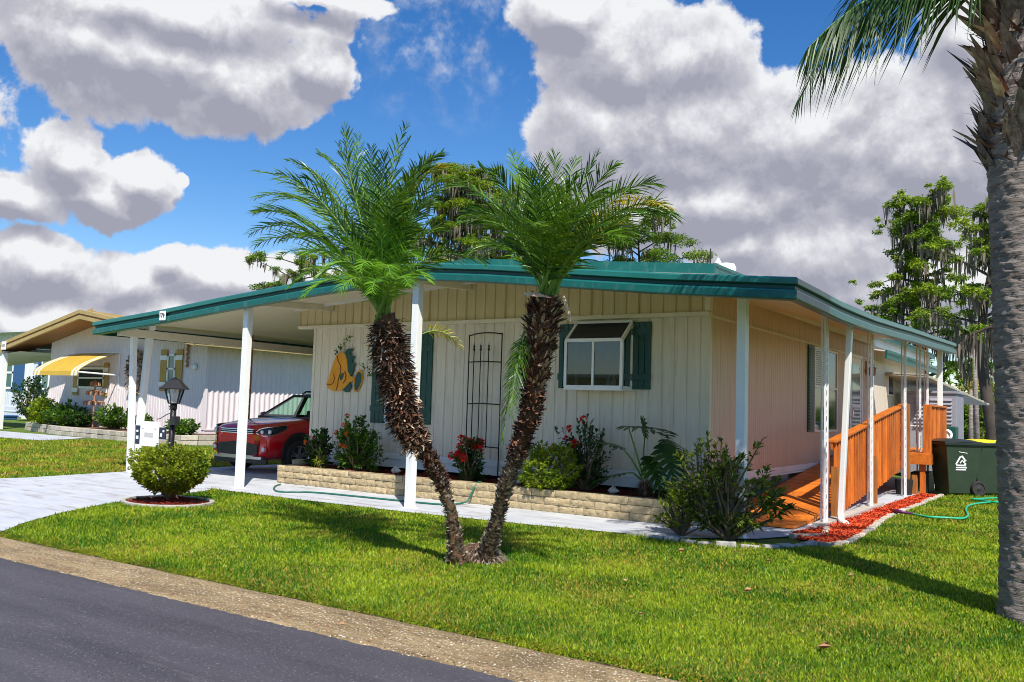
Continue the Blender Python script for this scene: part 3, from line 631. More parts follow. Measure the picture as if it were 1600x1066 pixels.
# wall lantern / scroll decoration by the door
b = MB(); y, z = 21.75, 2.72
b.box(X+.003, X+.02, y-.04, y+.04, z-.2, z+.1); b.tube([(X+.02, y, z+.05), (X+.12, y, z+.1), (X+.18, y, z), (X+.12, y, z-.06)], .015, 6)
b.lathe((X+.14, y, z-.22), [(.02, .2), (.10, .16), (.08, .14), (.075, 0), (.02, -.03)], 8); b.tube([(X+.02, y-.15, z-.1), (X+.05, y-.05, z-.25), (X+.03, y+.05, z-.3), (X+.03, y+.02, z-.55)], .014, 6)
tagp(b.build('wall_lantern', 'rust'), 'rusty scrolled lantern on the porch wall beyond the door', 'lantern')
#PART3
# ------------------------------------------------------------------ raised block planter
pl = empty('raised_planter', (-8.5, 10.95, 0), 'low raised planter of tan split-face blocks along the front wall', 'planter')
PX0, PX1, PY = -12.33, -4.75, 10.93
bv = []; bf = []; nb_ = 0
def block(x0, x1, z0, z1, Y, axis='x'):
    """one split-face block: roughened outer face, plain top and sides"""
    nu, nv = max(3, int((x1-x0)/.035)), 4; base = sum(len(q) for q in bv)
    u = np.linspace(x0, x1, nu+1); v = np.linspace(z0, z1, nv+1); g = np.zeros((nu+1, nv+1, 3))
    o = rng.uniform(.0, .032, (nu+1, nv+1)); o[0, :] *= .2; o[-1, :] *= .2; o[:, 0] *= .2; o[:, -1] *= .2
    g[..., 0] = u[:, None] + rng.normal(0, .002, g.shape[:2]); g[..., 2] = v[None, :]; g[..., 1] = Y - o
    V = g.reshape(-1, 3); F = [(i*(nv+1)+j, (i+1)*(nv+1)+j, (i+1)*(nv+1)+j+1, i*(nv+1)+j+1) for i in range(nu) for j in range(nv)]
    e = len(V); top = np.array([(x0, Y, z1), (x1, Y, z1), (x1, Y+.2, z1), (x0, Y+.2, z1), (x0, Y, z0), (x1, Y, z0), (x1, Y+.2, z0), (x0, Y+.2, z0)], float)
    V = np.concatenate([V, top]); F += [(e, e+1, e+2, e+3), (e, e+3, e+7, e+4), (e+1, e+5, e+6, e+2), (e+3, e+2, e+6, e+7)]
    if axis == 'y': V = np.stack([V[:, 1], V[:, 0], V[:, 2]], 1); F = [f[::-1] for f in F]
    bv.append(V); bf.extend([tuple(base+i for i in f) for f in F])
for c in range(3):
    z0 = .016 + c*.106; x = PX0 - (.0 if c % 2 == 0 else .0); first = True
    while x < PX1-.02:
        w_ = rng.uniform(.34, .46) if not first else (.2 if c % 2 == 0 else .42); first = False; x1 = min(x+w_, PX1)
        block(x+.003, x1-.003, z0+.002, z0+.103, PY + rng.uniform(-.006, .006)); x = x1
    y = PY+.05
    while y < WY-.05:
        y1 = min(y+.38, WY-.03); block(y, y1-.006, z0+.002, z0+.103, PX0, axis='y'); y = y1
for y in (11.25, 11.62): block(y, y+.34, .336, .42, PX0+.02, axis='y')
npmesh('block_wall', np.concatenate(bv), np.array(bf), 'stone_block', pl)
b = MB(); b.box(PX1-.02, PX1+.16, PY+.02, WY-.04, .0, .33); b.build('end_blocks', 'stone_block', pl, bevel=.01)
# mulch filling it
def chips(name, poly, z, n, mt, label, size=.035, zf=None):
    x0, x1 = min(p[0] for p in poly), max(p[0] for p in poly); y0, y1 = min(p[1] for p in poly), max(p[1] for p in poly)
    x = rng.uniform(x0, x1, n); y = rng.uniform(y0, y1, n); k = inpoly(x, y, poly); x, y = x[k], y[k]; n = len(x)
    zz = z + .018*np.sin(x*6)*np.cos(y*7) + rng.uniform(-.004, .022, n)
    P = np.stack([x, y, zz], 1); a = rng.uniform(0, 2*np.pi, n); D = np.stack([np.cos(a), np.sin(a), rng.normal(0, .35, n)], 1)
    V, F = leaf_arrays(P, D, rng.uniform(.5, 1.5, n)*size, rng.uniform(.25, .5, n)*size, .4, droop=0)
    m_, k_ = 1, 1; g = MB(); g.add([(p[0], p[1], z+.006) for p in poly], [tuple(range(len(poly)))])
    base = np.array(g.v); b0 = len(V); V = np.concatenate([V, base])
    o = npmesh(name, V, F, mt)
    o2 = g.build(name+'_bed', mt)
    return tagp(o, label, None, None, 'stuff'), tagp(o2, label, None, None, 'stuff')
chips('bark_mulch', [(PX0+.16, PY+.16), (PX1, PY+.16), (PX1, WY-.02), (PX0+.16, WY-.02)], .30, 26000, 'mulch', 'red brown bark mulch filling the planter')

# ------------------------------------------------------------------ plants
def stems_to(bm, base, tips, r0=.012, wob=.05, mi=0):
    for t in tips:
        a = Vector(base); c = Vector(t); mid = a.lerp(c, .5) + Vector((random.uniform(-wob, wob), random.uniform(-wob, wob), .02)); mid.z = max(mid.z, a.z+.01)
        bm.tube([a, mid, c], [r0, r0*.7, r0*.35], 5, mi, cap=False)
def shrub(name, base, rx, ry, h, ntips, nl, ll, lw, mt, label, cat, group=None, flowers=None, shape='dome', up=.5, zmin=.12, spike=0., hole=0., fold=.3):
    bx, by, bz = base; root = empty(name, base, label, cat, group)
    th = rng.uniform(0, 2*np.pi, ntips); cz = rng.uniform(-.85, 1, ntips); rr = np.sqrt(np.maximum(0, 1-cz**2)); k = rng.uniform(.45, 1.0, ntips)**.5
    T = np.stack([bx + np.cos(th)*rr*k*rx, by + np.sin(th)*rr*k*ry, bz + h*(.52+.48*cz*k)], 1)
    if shape == 'upright':
        T[:, 0] = bx + np.cos(th)*rng.uniform(.1, 1, ntips)*rx; T[:, 1] = by + np.sin(th)*rng.uniform(.1, 1, ntips)*ry; T[:, 2] = bz + h*rng.uniform(zmin, 1, ntips)*(1 - .25*np.abs((T[:, 0]-bx)/rx))
    if shape == 'vase': q_ = (.42 + .62*np.clip((T[:, 2]-bz)/h, 0, 1)**.7); T[:, 0] = bx+(T[:, 0]-bx)*q_; T[:, 1] = by+(T[:, 1]-by)*q_
    lump = 1 + .16*np.sin(T[:, 0]*11+1)*np.sin(T[:, 2]*13); T[:, 0] = bx+(T[:, 0]-bx)*lump; T[:, 2] = np.maximum(bz+zmin*h*.6, bz+(T[:, 2]-bz)*lump)
    out = T - np.array([bx, by, bz+h*.3]); out = nrm(out); out[:, 2] += up; out = nrm(out)
    P = []; D = []
    for i in range(ntips):
        ax = out[i]; n = nl; s = rng.uniform(0, 1, n); phi = np.arange(n)*2.4 + rng.uniform(0, 6)
        e1 = nrm(np.cross(ax, [.3, .2, .9])); e2 = np.cross(ax, e1)
        P.append(T[i] - ax*(s[:, None]*(ll*1.6+spike)))
        D.append(ax*(1.15-s[:, None]*.9) + (e1*np.cos(phi)[:, None] + e2*np.sin(phi)[:, None])*(.5+s[:, None]*.5))
    P = np.concatenate(P); D = np.concatenate(D); n = len(P)
    V, F = leaf_arrays(P, D, ll*rng.uniform(.6, 1.25, n), lw*rng.uniform(.7, 1.25, n), fold)
    npmesh('foliage', V, F, mt, root)
    b = MB(); idx = rng.permutation(ntips)[:min(ntips, 46)]
    stems_to(b, (bx, by, bz), [tuple(T[i]) for i in idx], r0=.010 + h*.008, wob=.06*h); b.build('stem', 'stem', root)
    if flowers:
        fm, nf, fs = flowers; sel = rng.permutation(ntips)[:nf*3]; sel = sorted(sel, key=lambda i: -T[i][2]+T[i][1]*.7)[:nf]
        for i in sel:
            m_ = 26; dd = nrm(rng.normal(0, 1, (m_, 3)) + out[i]*.6); pp = T[i] + out[i]*.02 + dd*fs*.35
            V, F = leaf_arrays(pp, dd, fs*.8, fs*.5, .2); npmesh('flower', V, F, fm, root)
    return root
# in the planter
shrub('shrub', (-11.78, 11.36, .28), .34, .28, .72, 120, 10, .085, .042, 'leaf_dark', 'dark green leafy shrub at the left end of the block planter', 'shrub', flowers=('flower_orange', 3, .045), shape='upright', spike=.06)
shrub('shrub', (-10.75, 11.30, .28), .56, .32, .95, 260, 10, .085, .042, 'leaf_mid', 'green shrub with orange blossoms behind the tan blocks, under the fish plaque', 'shrub', flowers=('flower_orange', 7, .05), shape='upright', spike=.05)
shrub('flowering_shrub', (-8.34, 11.3, .28), .32, .24, .74, 90, 9, .10, .05, 'leaf_dark', 'small shrub covered in bright red flowers beside the black trellis', 'flowering shrub', flowers=('flower_red', 20, .065), shape='upright')
shrub('flowering_shrub', (-6.38, 11.5, .28), .54, .24, 1.08, 130, 20, .07, .028, 'leaf_dark', 'tall dark upright shrub with red blossom tips below the bay window', 'flowering shrub', flowers=('flower_red', 6, .065), shape='upright', spike=.16)
shrub('shrub', (-6.76, 11.08, .20), .50, .36, .80, 520, 10, .055, .032, 'leaf_lime', 'rounded light green small-leaved shrub spilling over the block wall', 'shrub', flowers=('flower_orange', 1, .05), zmin=-.15)
shrub('shrub', (-4.62, 11.35, .12), .28, .2, .98, 34, 9, .085, .04, 'leaf_lime', 'thin yellow-green shrub at the right end of the planter', 'shrub', shape='upright')
shrub('shrub', (-11.45, 11.12, .3), .10, .10, .30, 7, 6, .14, .03, 'leaf_lime', 'small lime green leafy sprout on the left planter blocks', 'plant', shape='upright')
# philodendron
def lobed_leaf(base, tip, width, nl=9):
    base, tip = np.array(base, float), np.array(tip, float); ax = tip-base; Lr = np.linalg.norm(ax); ax = ax/Lr
    t = np.linspace(.0, 1, nl); Vs = []
    sd = nrm(np.cross(ax, [0, 0, 1.])); up = np.cross(sd, ax)
    P = base + ax*(t[:, None]*Lr) - np.array([0, 0, 1.])*(t[:, None]**2)*Lr*.25
    for s in (-1, 1):
        D = sd*s*(1-t[:, None]*.75) + ax*(t[:, None]*1.0 - .15) + up*.12
        Ln = width*np.sin(np.pi*(t*.82+.14))**.7*1.0
        Vs.append(strip_arrays(P, D, Ln, Lr/nl*1.5, np.full(nl, .30), np.broadcast_to(ax, (nl, 3)), seg=3, wp=(1.15, .95, .8, .15)))
    return Vs
ph = empty('philodendron', (-5.35, 11.4, .28), 'split-leaf philodendron with deeply lobed leaves right of the shrubs in the planter', 'philodendron')
parts = []; b = MB()
for (bx, bz, tx, tz, wd, dy) in ((-5.62, 1.28, -5.02, 1.30, .34, .0), (-5.0, 1.02, -4.78, .62, .30, -.1), (-5.72, .98, -6.10, 1.10, .22, .0), (-5.10, 1.10, -4.86, .95, .26, .15), (-5.6, .62, -5.95, .56, .18, -.15), (-5.2, .85, -4.9, .48, .2, -.2), (-5.45, 1.15, -5.5, 1.45, .2, .2)):
    V, F = cat(lobed_leaf((bx, 11.4+dy-.02, bz), (tx, 11.4+dy*1.3-.12, tz), wd*1.25)); npmesh('leaf', V, F, 'leaf_dark', ph)
    b.tube([(-5.35, 11.4, .5), ((bx-5.35)/2-.03, 11.4+dy*.5, (bz+.55)/2+.05), (bx, 11.4+dy-.02, bz)], [.018, .013, .009], 6)
b.build('petiole', 'stem_green', ph, smooth=True)
b = MB(); b.tube([(-5.35, 11.4, .28), (-5.37, 11.39, .42), (-5.34, 11.4, .60)], [.085, .075, .04], 10); b.build('trunk', 'boot_pale', ph, smooth=True)
n = 260; a = rng.uniform(0, 2*np.pi, n); P = np.stack([-5.35+np.cos(a)*.06, 11.4+np.sin(a)*.06, rng.uniform(.32, .55, n)], 1); D = np.stack([np.cos(a), np.sin(a), rng.uniform(-1.2, .2, n)], 1)
V, F = strip_arrays(P, D, rng.uniform(.08, .28, n), .008, rng.uniform(.2, .8, n), np.stack([-np.sin(a), np.cos(a), a*0], 1), seg=2, wp=(1, .8, .3)); npmesh('dead_fibre', V, F, 'boot_dark', ph)
# big bush at the ramp corner
shrub('large_bush', (-3.70, 10.2, 0), .94, .5, 1.0, 165, 10, .10, .040, 'leaf_corner', 'large dark leggy bush on the lawn edge in front of the porch corner post', 'bush', zmin=.02, up=.35, shape='vase')
shrub('shrub', (-4.26, 10.12, 0), .34, .3, .62, 60, 10, .07, .034, 'leaf_lime', 'low yellow-green shrub against the left side of the large dark bush', 'shrub', zmin=.1)
shrub('tall_sprig_plant', (-3.80, 10.25, .25), .60, .25, 1.02, 52, 12, .095, .040, 'leaf_corner', 'upright leafy sprigs rising from the large bush before the corner post', 'shrub', shape='upright', zmin=.3, spike=.1)
# round golden bush in its ring
bush = shrub('round_bush', (-10.95, 7.75, .06), .74, .62, .74, 1150, 9, .046, .034, 'leaf_bush', 'round yellow-green clipped bush in a small ringed mulch bed by the lamp', 'bush', zmin=.2, shape='vase')
b = MB()
for k in range(40):
    a = 2*math.pi*k/40
    if 0 < 1: b.box(-.055, .055, -.028, .028, 0, .045)
    n0 = len(b.v)-8; q = 1+.01*random.random()
    for i in range(n0, n0+8):
        x, y, z = b.v[i]; b.v[i] = (-10.95+(.66*q)*math.cos(a)+x*math.cos(a+1.57)-y*math.sin(a+1.57), 7.75+(.54*q)*math.sin(a)+x*math.sin(a+1.57)+y*math.cos(a+1.57), z)
tagp(b.build('bed_edging', 'concrete', bevel=.006), 'low concrete ring edging under the round golden bush', 'edging')
ringp = [(-10.95+.62*math.cos(k*.3), 7.75+.5*math.sin(k*.3)) for k in range(21)]
chips('ring_mulch', ringp, .008, 5000, 'mulch', 'dark red mulch inside the ring under the golden bush')

# ------------------------------------------------------------------ palms
def frond(S0, az, el, Lr, droop, ll, nl, lw, roll=0., vee=.25, tip_t=.12, ldroop=.25, twist=0.):
    """one pinnate frond: rachis points and leaflet strips"""
    S0 = np.array(S0, float); d = np.array([math.sin(az)*math.cos(el), math.cos(az)*math.cos(el), math.sin(el)])
    t = np.linspace(tip_t, 1, nl); T = lambda q: S0 + d*Lr*q[:, None] - np.array([0, 0, 1.])*(Lr*droop*q**2.1)[:, None]
    P = T(t); tg = nrm(T(np.minimum(t+.02, 1.02)) - T(t-.02)); sd = nrm(np.cross(tg, [0, 0, 1.]) + 1e-4); up = np.cross(sd, tg)
    sd2 = sd*math.cos(roll)+up*math.sin(roll); up = np.cross(sd2, tg); sd = sd2; out = []
    for s in (-1, 1):
        al = (1.15 - .75*t)[:, None] + rng.normal(0, .08, (nl, 1))
        D = tg*np.cos(al) + sd*s*np.sin(al) + up*(vee + rng.normal(0, .12, (nl, 1)))
        Ln = ll*np.clip(np.sin(np.pi*np.clip(t*.80+.16, 0, 1)), .12, 1)**.65*rng.uniform(.85, 1.1, nl)
        Wd = nrm(tg*.8 + up*rng.normal(0, .35, (nl, 1)))
        out.append(strip_arrays(P, D, Ln, lw, ldroop*rng.uniform(.5, 1.4, nl), Wd, seg=3, wp=(.7, 1, .75, .06)))
    q = np.linspace(0, 1, 9)
    return out, [tuple(p) for p in T(q)]
def bez_frond(S0, Cc, E, ll, nl, lw, roll=0., vee=.2, tip_t=.14, ldroop=.25):
    """frond whose rachis is an arc from S0 over Cc to E"""
    S0, Cc, E = (np.array(q, float) for q in (S0, Cc, E)); T = lambda q: S0*((1-q)**2)[:, None] + Cc*(2*q*(1-q))[:, None] + E*(q**2)[:, None]
    t = np.linspace(tip_t, 1, nl); P = T(t); tg = nrm(T(np.minimum(t+.02, 1.02)) - T(t-.02)); sd = nrm(np.cross(tg, [.05, .05, 1.]) + 1e-4); up = np.cross(sd, tg)
    sd2 = sd*math.cos(roll)+up*math.sin(roll); up = np.cross(sd2, tg); sd = sd2; out = []
    for s in (-1, 1):
        al = (1.10 - .72*t)[:, None] + rng.normal(0, .07, (nl, 1))
        D = tg*np.cos(al) + sd*s*np.sin(al) + up*(vee + rng.normal(0, .10, (nl, 1)))
        Ln = ll*np.clip(np.sin(np.pi*np.clip(t*.78+.17, 0, 1)), .14, 1)**.6*rng.uniform(.85, 1.1, nl)
        out.append(strip_arrays(P, D, Ln, lw, ldroop*rng.uniform(.5, 1.4, nl), nrm(tg*.8 + up*rng.normal(0, .35, (nl, 1))), seg=3, wp=(.7, 1, .75, .06)))
    return out, [tuple(p) for p in T(np.linspace(0, 1, 9))]
def bez_crown(parent, S0, Y0, fr, mt, rand=0, name='crown', ll=.30, nl=44, lw=.018, rr=.010, reps=1, jit=.05, hgt=1.5):
    parts = []; b = MB(); S0 = np.array(S0)
    def put(Cc, E, roll):
        s = S0 + rng.normal(0, .03, 3)*np.array([1, 1, .6]); o, pts = bez_frond(s, Cc, E, ll*rng.uniform(.9, 1.1), nl, lw, roll); parts.extend(o)
        b.tube(pts, [rr*1.7, rr*1.5, rr*1.2, rr, rr*.9, rr*.75, rr*.6, rr*.4, rr*.2], 5, cap=False)
    for (tx, ty, cx_, cy_, dy) in fr:
        for q in range(reps):
            j = rng.normal(0, jit*(q > 0)+.005, 6); E = np.array(GY(tx, ty, Y0+dy)) + j[:3]*2; Cc = np.array(GY(cx_, cy_, Y0+dy*.45)) + j[3:]; put(Cc, E, rng.uniform(-.5, .5))
    for i in range(rand):
        a = i*2.4; k = (i+.5)/rand; rad = .25+.85*k; z = hgt*(1.0-.45*k)*rng.uniform(.9, 1.05); d = np.array([math.cos(a), math.sin(a), 0])
        E = S0 + d*rad + np.array([0, 0, z*(.92-.35*k)]); Cc = S0 + d*rad*.30 + np.array([0, 0, z*(.72+.25*k)]); put(Cc, E, rng.uniform(-.5, .5))
    V, F = cat(parts); c = npmesh(name, V, F, mt, parent); b.build('rachis', 'stem_green', c, smooth=True); return c
def palm_crown(parent, S0, specs, mt, name='crown', rr=.011, stem='stem_green', **kw):
    parts = []; b = MB()
    for (az, el, Lr, dr, ll, nl, lw, roll) in specs:
        s = (S0[0]+math.sin(az)*.05, S0[1]+math.cos(az)*.05, S0[2]+rng.uniform(-.06, .06)); o, pts = frond(s, az, el, Lr, dr, ll, nl, lw, roll, **kw)
        parts += o; b.tube(pts, [rr*1.6, rr*1.4, rr*1.2, rr, rr*.9, rr*.75, rr*.6, rr*.4, rr*.2], 5, cap=False)
    V, F = cat(parts); c = npmesh(name, V, F, mt, parent); b.build('rachis', stem, c, smooth=True); return c
def axis_frame(P, i):
    d = nrm((P[min(i+1, len(P)-1)]-P[max(i-1, 0)])[None])[0]; e1 = nrm(np.cross(d, [0, 1., .1])[None])[0]; return d, e1, np.cross(d, e1)
def scales(pts, rs, n, ln, wd, outw, upw, mt, name, parent, z0=0, z1=1, lj=.35, zig=True, droop=0.):
    """stubs of old leaf bases round the trunk, from fraction z0 to z1 of its length"""
    P = np.array(pts, float); t = rng.uniform(z0, z1, n); i = np.clip((t*(len(P)-1)).astype(int), 0, len(P)-2); fr_ = t*(len(P)-1)-i
    C0 = P[i]*(1-fr_)[:, None] + P[i+1]*fr_[:, None]; Rr = np.array(rs)[i]*(1-fr_)+np.array(rs)[i+1]*fr_
    d = nrm(P[i+1]-P[i]); e1 = nrm(np.cross(d, [0, 1., .1])); e2 = np.cross(d, e1); a = rng.uniform(0, 2*np.pi, n)
    o = e1*np.cos(a)[:, None] + e2*np.sin(a)[:, None]; tan = np.cross(d, o)
    D = o*outw + d*upw + rng.normal(0, lj, (n, 3)); Ln = ln*rng.uniform(.5, 1.4, n)
    V, F = strip_arrays(C0 + o*Rr[:, None]*.86, D, Ln, wd*rng.uniform(.6, 1.4, n), np.full(n, droop), tan + rng.normal(0, .25, (n, 3)), seg=2, wp=(1, .9, .45))
    return npmesh(name, V, F, mt, parent)
def smooth_path(pts, rs, k=5):
    P = np.array(pts, float); t = np.arange(len(P)); q = np.linspace(0, len(P)-1, (len(P)-1)*k+1)
    out = np.stack([np.interp(q, t, P[:, j]) for j in range(3)], 1); r = np.interp(q, t, rs)
    for _ in range(3): out[1:-1] = (out[:-2]+out[1:-1]*2+out[2:])/4; r[1:-1] = (r[:-2]+r[1:-1]*2+r[2:])/4
    return out, r
def rough_trunk(name, P, r, n, amp, mt, parent, rings=0):
    V = []; F = []; m_ = len(P)
    for i in range(m_):
        d, e1, e2 = axis_frame(P, i)
        for k in range(n):
            a = 2*math.pi*k/n; V.append(P[i] + (e1*math.cos(a)+e2*math.sin(a))*(r[i] + (rng.normal(0, amp) if not rings else amp*(math.sin(i*rings+.5*math.sin(a*3)) + .5*rng.normal()))))
    F = [(i*n+k, i*n+(k+1) % n, (i+1)*n+(k+1) % n, (i+1)*n+k) for i in range(m_-1) for k in range(n)]
    return npmesh(name, V, F, mt, parent, smooth=True)
# left leaning palm
def trunkpath(pxs, y0, y1):
    ys = np.linspace(y0, y1, len(pxs)); return [GY(p[0], p[1], y) for p, y in zip(pxs, ys)]
T1 = [(717, 882), (712, 850), (706, 805), (695, 767), (684, 739), (668, 713), (655, 694), (634, 665), (626, 624), (615, 580), (606, 530), (601, 490)]
R1 = [.12, .078, .056, .054, .058, .068, .085, .11, .142, .155, .155, .10]
P1, r1 = smooth_path(trunkpath(T1, 6.80, 6.25), R1); P1[0][2] = -.03
palm1 = empty('palm_tree', tuple(P1[0][:2])+(0,), 'left palm of the joined pair, leaning left with a shaggy brown trunk', 'palm tree', 'pair of small date palms on the lawn')
rough_trunk('trunk', P1, r1*.85, 14, .010, 'bark_palm', palm1)
scales(P1, r1, 800, .034, .026, .8, .8, 'boot_spine', 'leaf_scar', palm1, 0, .40)
scales(P1, r1, 1000, .045, .024, .9, .3, 'boot_dark', 'old_boot', palm1, .28, .62)
scales(P1, r1, 2600, .085, .026, .8, .1, 'boot_dark', 'dead_frond_skirt', palm1, .55, .97, lj=.75, droop=.3)
scales(P1, r1, 650, .085, .028, .9, .2, 'boot_pale', 'cut_frond_stub', palm1, .50, .95, lj=.45, droop=.2)
S1 = tuple(P1[-1])
def dirs(px, py, Y, S0): g = GY(px, py, Y); return np.array(g)-np.array(S0)
def A(deg): return R(90) - (R(deg) + YAW)      # deg: 0 = photo right, 90 = away, 180 = photo left, 270 = to viewer
FR1 = [(639, 220, 590, 290, .3), (553, 222, 572, 310, .2), (530, 230, 560, 300, -.3), (451, 252, 530, 262, .1), (402, 309, 505, 270, .0), (395, 330, 490, 300, -.3), (420, 352, 500, 330, .4), (402, 382, 490, 330, -.2),
       (691, 243, 625, 265, .2), (706, 278, 640, 270, -.2), (668, 315, 625, 320, .5), (600, 240, 590, 330, -.5), (500, 235, 560, 270, .6), (480, 280, 540, 300, -.5), (660, 260, 610, 300, .6), (430, 280, 520, 290, .5), (575, 260, 585, 330, .8), (620, 300, 600, 330, -.6)]
palm1_crown = bez_crown(palm1, S1, 6.25, FR1, 'leaf_palm', rand=10, reps=2, hgt=1.4, nl=40, jit=.06)
FR1b = [(455, 442, 525, 375, -.5), (474, 462, 535, 400, -.7), (500, 430, 560, 370, -.8), (560, 425, 580, 370, -.9), (610, 430, 600, 375, -.9), (650, 405, 622, 365, -.4), (670, 436, 632, 390, -.5), (530, 455, 565, 400, -.8), (640, 450, 620, 400, -.8), (440, 400, 520, 360, -.3), (590, 350, 600, 400, -.4), (540, 370, 580, 400, -.6), (640, 340, 615, 390, -.2), (585, 460, 592, 400, -.9), (480, 395, 545, 370, -.6)]
bez_crown(palm1, (S1[0], S1[1]-.05, S1[2]-.03), 6.2, FR1b, 'leaf_palm_bright', name='young_frond', ll=.24, nl=34, lw=.016, reps=1)
bez_crown(palm1, S1, 6.25, [(690, 262, 632, 262, .3)], 'leaf_yellow', name='yellowing_frond')
palm_crown(palm1, tuple(GY(652, 512, 6.3)), [(A(5), R(28), .42, .75, .13, 22, .011, .9)], 'leaf_yellow', name='yellow_fern_frond', rr=.005, stem='stem_green')
# right palm of the pair
T2 = [(758, 880), (765, 850), (776, 815), (785, 780), (793, 750), (803, 722), (812, 697), (822, 665), (832, 633), (836, 601), (838, 560), (845, 522), (850, 488), (852, 465)]
R2 = [.12, .066, .054, .056, .062, .067, .074, .085, .105, .095, .118, .138, .135, .08]
P2, r2 = smooth_path(trunkpath(T2, 7.02, 6.62), R2); P2[0][2] = -.03
palm2 = empty('palm_tree', tuple(P2[0][:2])+(0,), 'right palm of the joined pair, with a spiny pale lower trunk leaning right', 'palm tree', 'pair of small date palms on the lawn')
rough_trunk('trunk', P2, r2*.85, 14, .009, 'bark_palm', palm2)
scales(P2, r2, 1700, .042, .028, .75, .8, 'boot_spine', 'leaf_scar', palm2, 0.02, .47, lj=.22)
scales(P2, r2, 1000, .045, .030, .8, .2, 'boot_dark', 'old_boot', palm2, .42, .75, lj=.35)
scales(P2, r2, 800, .08, .036, .75, .8, 'boot_dark', 'dead_frond_skirt', palm2, .70, .99, lj=.35)
scales(P2, r2, 330, .085, .03, .6, .9, 'boot_pale', 'cut_frond_stub', palm2, .68, .98, lj=.3)
b = MB(); g0 = Vector(GY(858, 470, 6.6))
b.prism([GY(862, 466, 6.5), GY(840, 457, 6.48), GY(816, 458, 6.45), GY(822, 462, 6.45), GY(845, 464, 6.48)], (0, .02, .0)); b.bar(GY(880, 462, 6.6), GY(893, 503, 6.6), .022, .012)
b.build('dry_sheath', 'boot_pale', palm2)
S2 = tuple(P2[-1])
FR2 = [(749, 256, 800, 300, .2), (712, 292, 785, 285, -.1), (801, 241, 828, 320, .3), (869, 241, 858, 330, -.2), (933, 241, 890, 310, .3), (959, 258, 905, 300, -.2), (1026, 288, 950, 275, .1), (1052, 338, 990, 278, -.2), (980, 385, 925, 330, -.4), (742, 392, 800, 350, -.3), (760, 350, 812, 320, .4),
       (840, 250, 848, 330, -.5), (900, 250, 872, 320, .6), (775, 270, 818, 310, -.5), (985, 300, 920, 290, .5), (1000, 330, 935, 310, -.6), (730, 330, 800, 310, -.5), (820, 262, 838, 330, .7), (940, 300, 895, 330, -.7), (880, 290, 865, 350, -.8), (830, 300, 845, 350, -.8), (955, 345, 905, 330, .5)]
bez_crown(palm2, S2, 6.6, FR2, 'leaf_palm', rand=11, reps=1, hgt=1.3, nl=40, ll=.31)
bez_crown(palm2, S2, 6.6, [(1040, 322, 960, 285, -.25)], 'leaf_yellow', name='yellowing_frond')
bez_crown(palm2, GY(824, 516, 6.6), 6.55, [(786, 690, 798, 560, -.05), (800, 650, 806, 560, -.1)], 'leaf_palm', name='hanging_frond', ll=.17, nl=46, lw=.013, rr=.007, jit=0)
# shared root mound of the two palms
b = MB(); c = GZ(741, 878)
b.lathe((c[0], c[1]+.08, -.03), [(.30, 0), (.25, .06), (.19, .12), (.13, .17), (.05, .19)], 22, sx=1.05, sy=.72); mo = b.build('root_mound', 'boot_dark', palm1, smooth=True)
n = 1500; a = rng.uniform(0, 2*np.pi, n); rr_ = rng.uniform(.05, 1, n)**.5*.27; P = np.stack([c[0]+np.cos(a)*rr_*1.05, c[1]+.08+np.sin(a)*rr_*.75, .17*(1-(rr_/.29)**1.6)], 1)
V, F = strip_arrays(P, np.stack([np.cos(a), np.sin(a), rng.uniform(-.4, .9, n)], 1), rng.uniform(.02, .07, n), .007, .3, np.stack([-np.sin(a), np.cos(a), a*0], 1), seg=2, wp=(1, .8, .3)); npmesh('root_fibre', V, F, 'boot_spine', palm1)
# big palm at the right
bigp = empty('queen_palm', (-.42, 7.98, 0), 'tall grey ringed palm trunk cropped by the right edge, drooping frond above', 'palm tree')
PR = [(-.42, 7.98, -.05), (-.42, 7.98, .12), (-.43, 7.98, .5), (-.44, 7.98, 1.2), (-.45, 7.98, 2.0), (-.46, 7.98, 2.8), (-.47, 7.98, 3.45), (-.48, 7.98, 4.2), (-.50, 7.98, 5.0), (-.5, 7.98, 5.6)]
RR = [.31, .285, .262, .262, .268, .275, .28, .30, .22, .12]
zz = np.linspace(-.05, 5.6, 420); na = 56; V = []; PRa = np.array(PR)
for i, z in enumerate(zz):
    cx_, r0 = np.interp(z, PRa[:, 2], PRa[:, 0]), np.interp(z, PRa[:, 2], RR)
    a = np.arange(na)*2*np.pi/na; ph = z/.105 + .9*np.sin(a*2+z*1.3) + .35*np.sin(a*5+z*4) + .25*np.sin(a*11-z*9)
    sw = (ph % 1.0); led = .013*(sw**1.5) - .004*np.sin(a*17+z*30) + rng.normal(0, .0022, na); led -= .010*((np.sin(a*3+np.floor(ph)*2.3) > .55) & (sw < .22))
    rr_ = r0 + led; V.append(np.stack([cx_+np.cos(a)*rr_, 7.98+np.sin(a)*rr_, np.full(na, z)+.010*np.sin(a*3+z*6)], 1))
V = np.concatenate(V); F = np.array([(i*na+k, i*na+(k+1) % na, (i+1)*na+(k+1) % na, (i+1)*na+k) for i in range(len(zz)-1) for k in range(na)]); npmesh('trunk', V, F, 'bark_gray', bigp, smooth=True)
